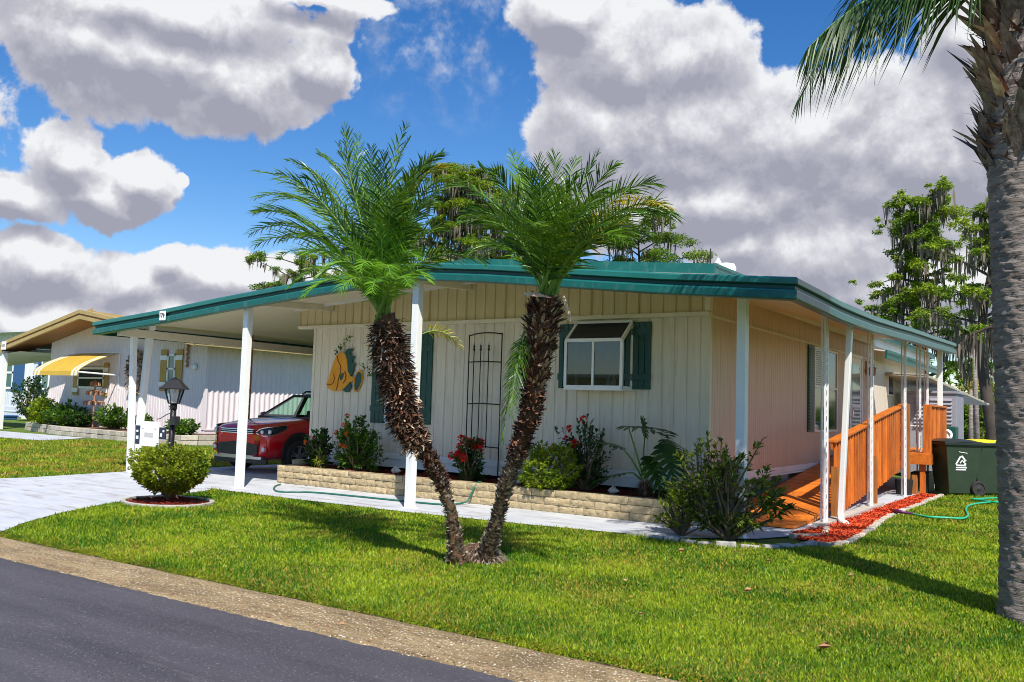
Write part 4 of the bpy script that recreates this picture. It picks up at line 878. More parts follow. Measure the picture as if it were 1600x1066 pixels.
def sheath(n, z0, z1, rad, ln, wd, mt, name, ow=.45, lj=.12, curl=0.):
    z = rng.uniform(z0, z1, n); a = rng.uniform(0, 2*np.pi, n); o = np.stack([np.cos(a), np.sin(a), a*0], 1)
    P = np.array([-.48, 7.98, 0]) + o*rad + np.array([0, 0, 1.])*z[:, None]; D = np.array([0, 0, 1.]) + o*ow + rng.normal(0, lj, (n, 3))
    V, F = strip_arrays(P, D, ln*rng.uniform(.6, 1.3, n), wd*rng.uniform(.6, 1.4, n), 0, np.stack([-np.sin(a), np.cos(a), a*0], 1)+rng.normal(0, .15, (n, 3)), seg=3, wp=(.8, 1.1, .8, .12), curl=o*.30*rng.uniform(-.3, 1, n)[:, None])
    npmesh(name, V, F, mt, bigp)
sheath(190, 3.42, 5.1, .25, .36, .12, 'boot_grey', 'leaf_sheath', lj=.2); sheath(1300, 3.5, 5.2, .27, .13, .022, 'boot_dark', 'dead_fibre', ow=.2, lj=.7); sheath(150, 3.6, 5.2, .28, .24, .06, 'boot_pale', 'torn_sheath', lj=.35)
sp = []
for i in range(20):
    a = (i*137.5+20) % 360; k = i/20
    sp.append((A(a), R(80-50*k), rng.uniform(2.6, 3.1), .35+.45*k, .55, 62, .022, rng.uniform(-.2, .2)))
palm_crown(bigp, (-.5, 7.98, 5.6), sp, 'leaf_queen', rr=.02, vee=.0, ldroop=.7)
palm_crown(bigp, (-.60, 7.9, 4.95), [(A(180), R(26), 1.72, .70, .62, 130, .021, .05)], 'leaf_queen', name='drooping_frond', rr=.014, vee=-.25, ldroop=.75, tip_t=.1)
#PART4
# ------------------------------------------------------------------ wooden ramp and porch platform
ramp = empty('wooden_ramp', (-4, 12.2, 0), 'orange stained wooden access ramp with railings beside the side wall', 'ramp')
RX0, RX1 = -4.54, -3.38
def zd(y): return .03 + max(0, min(1, (y-12.2)/7.1))*.74
b = MB(); y = 11.75
while y < 24:
    y1 = y+.14; b.prism([(RX0, y+.003, zd(y)), (RX1+.0, y+.003, zd(y)), (RX1, y1-.003, zd(y1)), (RX0, y1-.003, zd(y1))], (0, 0, .03)); y = y1
b.build('deck', 'wood', ramp)
b = MB()
for x in (RX0+.03, RX1-.03): b.prism([(x-.02, 12.3, .03), (x-.02, 19.3, .77), (x-.02, 24, .77), (x-.02, 24, .60), (x-.02, 19.3, .58), (x-.02, 12.6, .02)], (.04, 0, 0))
b.box(-3.36, -2.90, 19.42, 19.46, .60, .795); b.box(-2.93, -2.89, 19.46, 21.7, .60, .795); b.build('joist', 'wood', ramp, bevel=.004)
b = MB()
for yy in np.arange(19.47, 21.6, .14): b.box(-3.37, -2.9, yy, yy+.134, .80, .828)
b.build('landing', 'wood', ramp)
def zrail(y): return 1.20 + .1115*(y-13.85)
def railing(y0, y1, x, ztf, zbf, name='railing'):
    b = MB(); b.prism([(x-.075, y0, ztf(y0)-.04), (x+.075, y0, ztf(y0)-.04), (x+.075, y1, ztf(y1)-.04), (x-.075, y1, ztf(y1)-.04)], (0, 0, .04))
    h = b.build('railing', 'wood', ramp, bevel=.006); b = MB(); y = y0+.06
    while y < y1-.04: b.box(x+.012, x+.045, y, y+.062, zbf(y)-.02*random.random(), ztf(y)-.045); y += .175
    b.bar((x-.005, y0, ztf(y0)-.10), (x-.005, y1, ztf(y1)-.10), .03, .085, side=(1, 0, 0)); b.bar((x-.005, y0, zbf(y0)+.16), (x-.005, y1, zbf(y1)+.16), .03, .085, side=(1, 0, 0))
    b.build('balusters', 'wood_v', h); return h
railing(13.5, 16.05, -3.34, zrail, lambda y: .03 + .095*(y-13.9)+.05); railing(16.1, 19.1, -3.34, lambda y: zrail(y)+.03, lambda y: .26 + .11*(y-16.2))
railing(18.42+1.2, 21.6, -2.96, lambda y: 1.81, lambda y: .80)
def wpost(x, y, z0, z1, w=.09, cut=0., mt='wood_post'):
    b = MB(); b.prism([(x-w/2, y-w/2, z0), (x-w/2, y+w/2, z0), (x-w/2, y+w/2, z1-cut), (x-w/2, y-w/2, z1)], (w, 0, 0)); return b.build('post', mt, ramp, bevel=.005)
wpost(-3.27, 13.42, 0, .78, .10, .09); wpost(-3.27, 16.02, 0, .86, .10, .09); wpost(-3.30, 19.2, 0, 1.80, .12); wpost(-3.16, 19.25, 0, .40, .10, .08); wpost(-3.06, 19.56, 0, .62, .10, mt='wood_v'); wpost(-2.97, 19.55, .6, 1.80, .14, mt='wood_v'); wpost(-2.96, 21.6, .6, 1.78, .12, mt='wood_v')
wpost(-3.42, 13.5, .05, 1.15, .08, mt='wood_v')
b = MB(); b.tube([(-3.34, 20.6, 1.35), (-3.34, 20.6, .82)], .018, 8); b.tube([(-3.34, 19.9, 1.37), (-3.34, 21.4, 1.35)], .016, 8); tagp(b.build('grab_rail', 'white_paint', ramp))
# concrete strip + bark bed + edging stones
b = MB(); b.box(-3.31, -3.14, 12.35, 16.2, .0, .06); tagp(b.build('slab_edge', 'concrete'), kind='structure')
RB = [(-3.1, 10.9), (-2.66, 10.78), (-2.56, 11.5), (-2.76, 14.3), (-2.70, 17), (-2.72, 19.4), (-3.1, 19.6), (-3.12, 16), (-3.13, 12.4), (-3.35, 11.6)]
chips('ramp_mulch', RB, .012, 16000, 'mulch_bright', 'bright red wood chips bedded along the ramp', size=.05)
def stones(pts, name, label, size=.14, mt='stone_edge'):
    b = MB(); P = [Vector((p[0], p[1], 0)) for p in pts]
    for i in range(len(P)-1):
        Lg = (P[i+1]-P[i]).length; k = max(1, int(Lg/size)); d = (P[i+1]-P[i])/Lg; n_ = Vector((-d.y, d.x, 0))
        for j in range(k):
            c = P[i]+d*(j+.5)*Lg/k; hw = Lg/k*.47; hh = random.uniform(.035, .055); t = random.uniform(-.15, .15); d2 = (d+n_*t).normalized(); n2 = Vector((-d2.y, d2.x, 0)); q = [c+d2*u*hw*random.uniform(.85, 1)+n2*v*.045*random.uniform(.8, 1.2) for u, v in ((-1, -1), (1, -1), (1, 1), (-1, 1))]
            b.add([(p.x, p.y, -.01) for p in q] + [((p.x*.93+c.x*.07), (p.y*.93+c.y*.07), hh+random.uniform(-.008, .008)) for p in q], [(4, 5, 6, 7), (0, 1, 5, 4), (1, 2, 6, 5), (2, 3, 7, 6), (3, 0, 4, 7)])
    return tagp(b.build(name, mt, bevel=.01), label, 'edging')
stones([(-2.92, 10.72), (-2.64, 10.66), (-2.55, 11.2), (-2.60, 12.4), (-2.74, 14.3), (-2.70, 17), (-2.70, 19.5)], 'stone_edging', 'pale stone edging between the red chips and the side lawn')
stones([(-4.8, 9.78), (-4.3, 9.70), (-3.7, 9.72), (-3.2, 9.92), (-2.95, 10.25), (-2.88, 10.70)], 'stone_edging', 'low paver edging curving in front of the large dark bush', .2, 'concrete')
stones([(-3.2, 11.0), (-2.95, 11.6), (-3.1, 12.3)], 'stone_edging', 'short stone row at the foot of the ramp dividing the red chips', .16)

# ------------------------------------------------------------------ trellis, fish, shells, hoses
tr = empty('trellis', (-8.5, 11.8, .3), 'tall black iron trellis with spear tips leaning on the front wall', 'trellis')
TX0, TX1, TY = -8.79, -8.13, 11.80
b = MB(); b.tube([(TX0, TY, .30), (TX0, TY, 2.68)], .011, 6); b.tube([(TX1, TY, .05+.25), (TX1, TY, 2.70)], .011, 6)
b.tube([(TX0, TY, 2.66), (TX0+.15, TY-.02, 2.69), ((TX0+TX1)/2, TY-.03, 2.705), (TX1-.15, TY-.02, 2.70), (TX1, TY, 2.68)], .011, 6)
for z in (2.22, 1.53, .83): b.tube([(TX0, TY, z), ((TX0+TX1)/2, TY-.03, z+.012), (TX1, TY, z)], .010, 6)
b.build('frame', 'black_metal', tr, smooth=True)
for i in range(3):
    x = TX0 + (TX1-TX0)*(.18+.0+i*.205+ (0 if i < 2 else .04)); b = MB(); b.tube([(x, TY-.02, .82), (x, TY-.02, 2.42)], .009, 6); b.lathe((x, TY-.02, 2.40), [(.008, 0), (.022, .03), (.010, .06), (.020, .075), (.006, .11), (.001, .16)], 8); b.build('rod', 'black_metal', tr, smooth=True)
fish = empty('fish_plaque', (-11.6, 11.86, 1.7), 'large gold and green wooden fish plaque on the front wall', 'wall plaque')
def FP(pts, Y=11.86): return [GY(440+x/5.33, 420+y/5.33, Y) for x, y in pts]
body = [(370, 966), (388, 915), (408, 850), (430, 785), (455, 725), (490, 698), (528, 705), (545, 770), (550, 850), (572, 893), (606, 908), (600, 935), (566, 945), (530, 985), (500, 1012), (440, 1022), (395, 1005)]
b = MB(); b.prism(FP(body, 11.85), (0, .028, 0)); b.build('body', 'gold', fish, bevel=.004)
b = MB(); b.prism(FP([(524, 702), (540, 675), (560, 664), (600, 665), (575, 690), (572, 718), (612, 730), (590, 760), (590, 780), (616, 792), (600, 820), (596, 860), (578, 893), (556, 860), (549, 800), (545, 760)], 11.855), (0, .02, 0)); b.prism(FP([(505, 1008), (532, 985), (566, 947), (580, 975), (560, 1025), (535, 1030)], 11.856), (0, .02, 0)); b.build('fin', 'shutter', fish)
tl = [(603, 930), (597, 985), (602, 1022), (625, 1028), (650, 990), (672, 920), (672, 868), (655, 842), (632, 852), (612, 885)]
b = MB(); b.prism(FP(tl, 11.862), (0, .018, 0)); b.build('tail_rim', 'gold', fish)
cx, cy = 635, 936; b = MB(); b.prism(FP([(cx+(x-cx)*.80, cy+(y-cy)*.84) for x, y in tl], 11.858), (0, .012, 0)); b.build('tail', 'shutter', fish)
b = MB(); b.tube(FP([(462, 724), (470, 770), (492, 810), (492, 860), (472, 920), (466, 975), (452, 1012)], 11.848), .009, 6); b.tube(FP([(378, 962), (405, 970), (430, 950), (440, 910), (432, 880)], 11.848), .008, 6); b.tube(FP([(510, 955), (532, 925), (536, 885), (524, 860)], 11.848), .010, 6); b.build('painted_line', 'fish_line', fish)
b = MB(); b.prism(FP([(486, 930), (482, 895), (498, 872), (518, 868), (512, 905), (496, 930)], 11.846), (0, .006, 0)); b.build('side_fin', 'shutter', fish)
n = 42; tt = rng.uniform(0, 1, n); P = np.array([GY(440+(455+115*q)/5.33, 420+(700-135*q)/5.33, 11.84) for q in tt]) + rng.normal(0, .022, (n, 3))*np.array([1, .2, 1])
P2_ = np.array([GY(440+(650+90*q)/5.33, 420+(800+70*q)/5.33, 11.84) for q in rng.uniform(0, 1, 22)]) + rng.normal(0, .035, (22, 3))*np.array([1, .2, 1]); P = np.concatenate([P, P2_])
D = rng.normal(0, 1, (len(P), 3)); D[:, 1] = -.3; V, F = leaf_arrays(P, D, .06, .035, .2); tagp(npmesh('vine_sprig', V, F, 'leaf_mid'), 'sparse leafy vine sprigs on the wall around the fish plaque', 'vine')
def shell(px, py, Y, s, label):
    c = GY(px, py, Y); b = MB(); prof = [(.01, -.9), (.30, -.55), (.52, -.2), (.42, .0), (.46, .12), (.28, .3), (.3, .42), (.14, .6), (.01, .9)]
    b.lathe((c[0], c[1], .34+s*.25), [(r*s, h*s) for r, h in prof], 12, axis='x')
    for i in range(7): a = i*.9; b.tube([(c[0]+(-.2+i*.05)*s, c[1]+math.cos(a)*.3*s, .34+s*(.25+.3*abs(math.sin(a)))), (c[0]+(-.2+i*.05)*s, c[1]+math.cos(a)*.6*s, .34+s*(.28+.75*abs(math.sin(a))))], [s*.14, s*.01], 6)
    tagp(b.build('conch_shell', 'shell', smooth=True), label, 'shell', 'sea shells set out on the planter mulch')
shell(619, 735, 11.35, .13, 'white conch shell on the mulch between the post and the left palm trunk'); shell(811, 752, 11.4, .07, 'small white shell on the mulch behind the right palm trunk'); shell(959, 763, 11.25, .11, 'white conch shell on the mulch left of the philodendron')
def hose(pts, r, mt, name, label):
    P = np.array(pts); t = np.arange(len(P)); q = np.linspace(0, len(P)-1, (len(P)-1)*6+1); o = np.stack([np.interp(q, t, P[:, j]) for j in range(3)], 1)
    for _ in range(6): o[1:-1] = (o[:-2]+2*o[1:-1]+o[2:])/4
    b = MB(); b.tube([tuple(p) for p in o], r, 8); return tagp(b.build(name, mt, smooth=True), label, 'hose')
H = lambda x, y, z=.033: GZ(x, y, z)
hose([H(438, 757), H(430, 759), H(427, 764), H(433, 769), H(470, 768.5), H(500, 770), H(560, 776), H(620, 782), H(690, 789), H(720, 787), (-7.97, 10.80, .06), (-7.93, 10.88, .25), (-7.92, 10.95, .345), (-7.95, 11.1, .34)], .014, 'hose_green', 'garden_hose', 'dark green hose along the pale walkway, climbing the planter')
hr = hose([GZ(1425, 803, .04), GZ(1450, 808, .05), GZ(1480, 809, .05), GZ(1505, 811, .05), GZ(1514, 806, .05), GZ(1508, 796, .05), GZ(1512, 790, .05), GZ(1530, 786, .05), GZ(1560, 784, .05), GZ(1600, 780, .05)], .016, 'hose_teal', 'garden_hose', 'teal hose looping on the side lawn from the red chips')
hose([GZ(1600, 788, .05), GZ(1560, 786, .06), GZ(1530, 781, .06), GZ(1514, 780, .05), GZ(1540, 779, .05), GZ(1600, 776, .05)], .016, 'hose_teal', 'garden_hose', 'far loop of teal hose beside the bins, running behind the big trunk')
b = MB(); b.tube([GZ(1396, 797, .05), GZ(1403, 799, .08), GZ(1414, 801, .07), GZ(1426, 803, .04)], [.022, .030, .02, .02], 8); b.tube([GZ(1400, 797, .05), GZ(1398, 802, .03)], .016, 6)
tagp(b.build('nozzle', 'purple', smooth=True), 'purple spray nozzle lying on the red chips', 'nozzle')

# ------------------------------------------------------------------ bins
def bin_(loc, rz, label, lidm, flag=True):
    loc = (loc[0], loc[1], .015)
    r = empty('wheeled_bin', loc, label, 'bin', 'wheeled bins beside the ramp'); r.rotation_euler = (0, 0, rz); Mx = Matrix.Translation(loc) @ Matrix.Rotation(rz, 4, 'Z')
    def W(bm): bm.v = [tuple(Mx @ Vector(v)) for v in bm.v]; return bm
    b = MB(); w0, w1, d0, d1, H_ = .26, .33, .28, .38, 1.06
    b.add([(-w0, -d0, .04), (w0, -d0, .04), (w0, d0-.04, .04), (-w0, d0-.04, .04), (-w1, -d1, H_), (w1, -d1, H_), (w1, d1, H_), (-w1, d1, H_)], [(0, 3, 2, 1), (0, 1, 5, 4), (1, 2, 6, 5), (2, 3, 7, 6), (3, 0, 4, 7), (4, 5, 6, 7)])
    for x in (-1, 1): b.bar((x*.25, -.0, .5), (x*.30, .0, .98), .03, .09, side=(1, 0, 0))
    W(b).build('body', 'bin_green', r, bevel=.025)
    b = MB(); b.box(-w1-.03, w1+.03, -d1-.035, d1+.03, H_-.07, H_); b.bar((-.26, d1+.09, H_-.02), (.26, d1+.09, H_-.02), .035, .035); b.box(-.28, -.24, d1, d1+.10, H_-.04, H_); b.box(.24, .28, d1, d1+.10, H_-.04, H_); W(b).build('rim', 'bin_lid', r, bevel=.015)
    b = MB(); n = 9; vs = []
    for j in range(n):
        t = j/(n-1); y = -d1-.06 + t*(2*d1+.10); z = H_+.005+.055*math.sin(math.pi*min(1, t*1.1))**.6; vs += [(-w1-.035, y, H_+.003), (-w1*.8, y, z), (w1*.8, y, z), (w1+.035, y, H_+.003)]
    b.add(vs, [(j*4+k, j*4+k+1, (j+1)*4+k+1, (j+1)*4+k) for j in range(n-1) for k in range(3)]); W(b).build('lid', lidm, r, smooth=True)
    for x in (-.30, .30):
        b = MB(); b.lathe((x, d0+.02, .15), [(.05, -.035), (.14, -.035), (.15, -.02), (.15, .02), (.14, .035), (.11, .035), (.105, .02), (.05, .025), (.03, .04)], 24, axis='x'); w_ = W(b).build('wheel', 'rubber', r, smooth=False)
    return r, Mx
B1, M1 = bin_((-2.52, 19.95, 0), R(-52), 'dark green wheeled bin with a dark lid and white emblem, nearest the ramp', 'bin_lid')
B2, M2 = bin_((-2.02, 20.5, 0), R(-60), 'dark green wheeled bin with a bright yellow lid, behind the dark lidded one', 'bin_yellow')
# emblem: white triangular loop with a notch and lines of print below, on the side facing the lawn front
def emblem(Mx, parent):
    b = MB()
    def q(u, v): # on the -x... side face of the bin that looks at the street
        x = (.26+.07*(v-.04)/1.02)+.008; return tuple(Mx @ Vector((x, u, v)))
    def band(p, w_):
        for i in range(len(p)-1):
            a, c = Vector((p[i][0], p[i][1], 0)), Vector((p[i+1][0], p[i+1][1], 0)); d = (c-a).normalized(); n_ = Vector((-d.y, d.x, 0))*w_/2
            b.quad(*[q(k.x, k.y) for k in (a-n_-d*w_*.3, c-n_+d*w_*.3, c+n_+d*w_*.3, a+n_-d*w_*.3)])
    u0, v0 = EMB
    s = 1
    band([(u0+.075*s, v0+.02), (u0+.09*s, v0), (u0-.085*s, v0), (u0-.10*s, v0+.03), (u0-.02*s, v0+.17), (u0+.02*s, v0+.18), (u0+.09*s, v0+.09)], .032)
    band([(u0-.02, v0+.05), (u0+.02, v0+.10), (u0+.06, v0+.07), (u0+.10, v0+.10)], .022); band([(u0+.05, v0+.065), (u0+.10, v0+.03)], .02)
    for k in range(9): band([(u0-.10+.025*k, v0-.045), (u0-.085+.025*k, v0-.045)], .022)
    for k in range(5): band([(u0-.10+.042*k, v0-.085), (u0-.07+.042*k, v0-.085)], .022)
    band([(u0-.05, v0+.27), (u0+.12, v0+.245)], .012)
    return b.build('emblem', 'sign_white', parent)
EMB = (-.06, .60); emblem(M1, B1)
# green reel box behind
c = (-3.05, 23.2, 0); b = MB(); b.box(-3.3, -2.88, 23.0, 23.4, 0, 1.36); tagp(b.build('utility_box', 'shutter', bevel=.02), 'green utility box behind the platform railing', 'utility box')
b = MB(); b.lathe((-3.08, 22.93, 1.16), [(.04, -.03), (.13, -.03), (.14, 0), (.13, .03), (.04, .03)], 18, axis='y')
for k in range(3): b.tube([(-3.08+.10*math.cos(t), 22.90-.01*k, 1.16+.10*math.sin(t)) for t in np.linspace(0, 6.2, 16)], .012, 5)
tagp(b.build('hose_reel', 'sign_white', smooth=True), 'white hose reel on the green utility box behind the bins', 'hose reel')
shed = empty('storage_shed', (-3.6, 25, 0), 'grey shed with louvered panels behind the platform railing', 'shed')
b = MB(); b.box(-4.3, -3.12, 25, 26.4, 0, 2.18); b.box(-4.34, -3.08, 24.96, 26.44, 2.18, 2.24); b.build('body', 'grey_shed', shed, bevel=.01)
for x in (-4.0, -3.62, -3.34):
    b = MB()
    for z in np.arange(1.3, 2.1, .10): b.prism([(x-.12, 24.995, z), (x-.12, 24.95, z), (x-.12, 24.995, z+.06)], (.24, 0, 0))
    b.build('louver', 'grey_shed', shed)
b = MB(); b.box(-3.35, -3.0, 19.9, 20.6, .0, .42); b.lathe((-3.3, 18.9, 0), [(.14, 0), (.17, .3), (.18, .32)], 14); tagp(b.build('storage_tub', 'black_plastic', bevel=.02), 'black plastic tubs stowed in the shade under the platform', 'tub')

# ------------------------------------------------------------------ lamp post with hanging sign
lx, ly = -11.78, 8.323
lamp = empty('lamp_post', (lx, ly, 0), 'black lamp post with a peaked four-sided lantern behind the golden bush', 'lamp post')
b = MB(); b.tube([(lx, ly, -.02), (lx+.02, ly, 1.40)], [.048, .043], 12); b.lathe((lx, ly, 0), [(.09, 0), (.09, .05), (.055, .10)], 14); b.lathe((lx+.02, ly, 1.30), [(.052, 0), (.052, .10)], 12); b.build('pole', 'black_metal', lamp, smooth=True)
b = MB(); zb_, zt_ = 1.395, 1.625; rb, rt = .075, .135
cs = [(math.cos(a), math.sin(a)) for a in (YAW+math.pi/4+k*math.pi/2+.12 for k in range(4))]
for (ca, sa) in cs: b.bar((lx+.02+ca*rb*1.2, ly+sa*rb*1.2, zb_), (lx+.02+ca*rt*1.2, ly+sa*rt*1.2, zt_), .018, .018)
for i in range(4):
    for r_, z in ((rb*1.2, zb_), (rt*1.2, zt_)): a, c = cs[i], cs[(i+1) % 4]; b.bar((lx+.02+a[0]*r_, ly+a[1]*r_, z), (lx+.02+c[0]*r_, ly+c[1]*r_, z), .018, .018)
for (ca, sa) in cs: pass
b.build('lantern_frame', 'black_metal', lamp)
b = MB()
for i in range(4):
    a, c = cs[i], cs[(i+1) % 4]; b.quad(*[(lx+.02+p[0]*r_*1.15, ly+p[1]*r_*1.15, z) for p, r_, z in ((a, rb, zb_), (c, rb, zb_), (c, rt, zt_), (a, rt, zt_))])
b.build('lantern_glass', 'glass_lamp', lamp)
b = MB(); rs = .25; top = (lx+.02, ly, 1.80); q = [(lx+.02+a[0]*rs, ly+a[1]*rs, 1.622) for a in cs]; q2 = [(lx+.02+a[0]*.09, ly+a[1]*.09, 1.75) for a in cs]; q3 = [(p[0], p[1], p[2]-.016) for p in q]
b.add(q + q2 + [top] + q3, [(0, 1, 5, 4), (1, 2, 6, 5), (2, 3, 7, 6), (3, 0, 4, 7), (4, 5, 8), (5, 6, 8), (6, 7, 8), (7, 4, 8), (12, 11, 10, 9), (0, 9, 10, 1), (1, 10, 11, 2), (2, 11, 12, 3), (3, 12, 9, 0)]); b.build('lantern_roof', 'black_metal', lamp)
b = MB(); b.lathe((lx+.02, ly, 1.42), [(.02, 0), (.02, .06), (.035, .09), (.035, .14), (.01, .17)], 10); b.build('bulb', 'sign_white', lamp, smooth=True)
b = MB(); b.box(lx+.06, lx+.17, ly-.08, ly+.02, 1.07, 1.20); b.build('sensor_box', 'black_plastic', lamp, bevel=.006)
b = MB(); b.tube([(lx, ly, 1.25), (lx-.14, ly, 1.22), (lx-.30, ly, 1.15), (lx-.38, ly, 1.14)], .007, 5); b.tube([(lx-.02, ly, 1.30), (lx-.1, ly, 1.36), (lx-.08, ly, 1.29)], .006, 5); b.build('sign_bracket', 'black_metal', lamp)
sgn = empty('hanging_sign', (-12.25, ly-.03, .7), 'white sign board with faded grey print hanging from the lamp post bracket', 'sign')
b = MB(); b.box(-12.50, -12.03, ly-.05, ly-.03, .72, 1.10); b.build('panel', 'sign_white', sgn, bevel=.004)
b = MB(); b.box(-12.62, -12.51, ly-.045, ly-.03, .74, 1.03); b.build('side_panel', 'sign_dark', sgn); b = MB(); b.box(-12.02, -11.86, ly-.045, ly-.03, .84, 1.02); b.build('side_panel', 'sign_dark', sgn)
b = MB()
for (x, z, w_, h_) in ((-12.60, .82, .06, .05), (-12.60, .93, .05, .03), (-11.99, .88, .05, .05), (-11.93, .95, .04, .03)): b.box(x, x+w_, ly-.048, ly-.0455, z, z+h_)
b.build('side_print', 'sign_white', sgn)
b = MB(); b.box(-12.38, -12.16, ly-.053, ly-.0505, .86, .93); b.box(-12.45, -12.39, ly-.053, ly-.0505, .98, 1.0); b.box(-12.13, -12.08, ly-.053, ly-.0505, .98, 1.0); b.build('print', 'print_grey', sgn)

# ------------------------------------------------------------------ the red car
CX, CY = -14.62, 11.88
car = empty('parked_car', (CX, CY, 0), 'red compact crossover parked nose out under the carport', 'car')
ST = [ # y, then (x,z) of bottom, mid, shoulder, hood edge, crown
 (0.00, (.58, .26), (.66, .48), (.66, .74), (.60, .84), .86), (.05, (.74, .23), (.82, .48), (.80, .78), (.70, .90), .93), (.20, (.83, .21), (.89, .50), (.87, .84), (.76, .96), 1.00),
 (.60, (.87, .21), (.905, .52), (.895, .90), (.80, 1.02), 1.07), (1.10, (.87, .21), (.905, .52), (.90, .95), (.82, 1.06), 1.11), (1.35, (.87, .21), (.905, .52), (.90, .97), (.84, 1.09), 1.12),
 (2.4, (.87, .21), (.905, .52), (.90, 1.0), (.85, 1.11), 1.12), (3.6, (.87, .21), (.905, .52), (.90, 1.02), (.85, 1.13), 1.14), (4.0, (.84, .25), (.88, .55), (.87, 1.0), (.82, 1.1), 1.12), (4.12, (.7, .3), (.74, .55), (.72, .95), (.66, 1.05), 1.07)]
b = MB(); sec = []
for (y, p1, p2, p3, p4, cz) in ST: sec.append([(0, p1[1]), p1, p2, p3, p4, (0, cz)])
nb2 = 10
for k, (y, *_) in enumerate(ST):
    s_ = sec[k]; ring = [s_[0], s_[1], s_[2], s_[3], s_[4], s_[5]] + [(-p[0], p[1]) for p in (s_[4], s_[3], s_[2], s_[1])]
    b.v += [(CX+p[0], CY+y, p[1]) for p in ring]
for k in range(len(ST)-1):
    for i in range(nb2): b.f.append((k*nb2+i, k*nb2+(i+1) % nb2, (k+1)*nb2+(i+1) % nb2, (k+1)*nb2+i)); b.m.append(0)
b.f += [tuple(range(nb2)), tuple((len(ST)-1)*nb2+i for i in range(nb2))[::-1]]; b.m += [0, 0]
b.build('body', 'car_red', car, smooth=True, sub=2)
b = MB(); rf_ = [(-.60, 1.98, 1.555), (.60, 1.98, 1.555), (.62, 2.4, 1.60), (.62, 3.3, 1.60), (.60, 3.95, 1.56), (-.60, 3.95, 1.56), (-.62, 3.3, 1.60), (-.62, 2.4, 1.60)]
b.prism([(CX+x, CY+y, z) for x, y, z in rf_], (0, 0, -.04))
for s_ in (-1, 1):
    A1 = (CX+s_*.80, CY+1.22, 1.06)
    b.bar(A1, (CX+s_*.62, CY+2.02, 1.55), .045, .06); b.bar((CX+s_*.86, CY+2.30, 1.06), (CX+s_*.66, CY+2.42, 1.57), .05, .13); b.bar((CX+s_*.86, CY+3.25, 1.06), (CX+s_*.66, CY+3.25, 1.57), .05, .12); b.bar((CX+s_*.82, CY+4.0, 1.06), (CX+s_*.64, CY+3.85, 1.56), .06, .2)
    b.bar((CX+s_*.80, CY+1.25, 1.075), (CX+s_*.87, CY+4.0, 1.12), .05, .05); b.bar((CX+s_*.63, CY+2.0, 1.55), (CX+s_*.655, CY+3.9, 1.57), .05, .05)
b.bar((CX-.62, CY+2.0, 1.55), (CX+.62, CY+2.0, 1.55), .05, .05); b.bar((CX-.8, CY+1.2, 1.075), (CX+.8, CY+1.2, 1.075), .08, .05)
b.build('cabin_frame', 'black_plastic', car, bevel=.01)
b = MB(); b.quad((CX-.79, CY+1.23, 1.09), (CX+.79, CY+1.23, 1.09), (CX+.61, CY+1.99, 1.545), (CX-.61, CY+1.99, 1.545)); b.build('windscreen', 'glass_car', car)
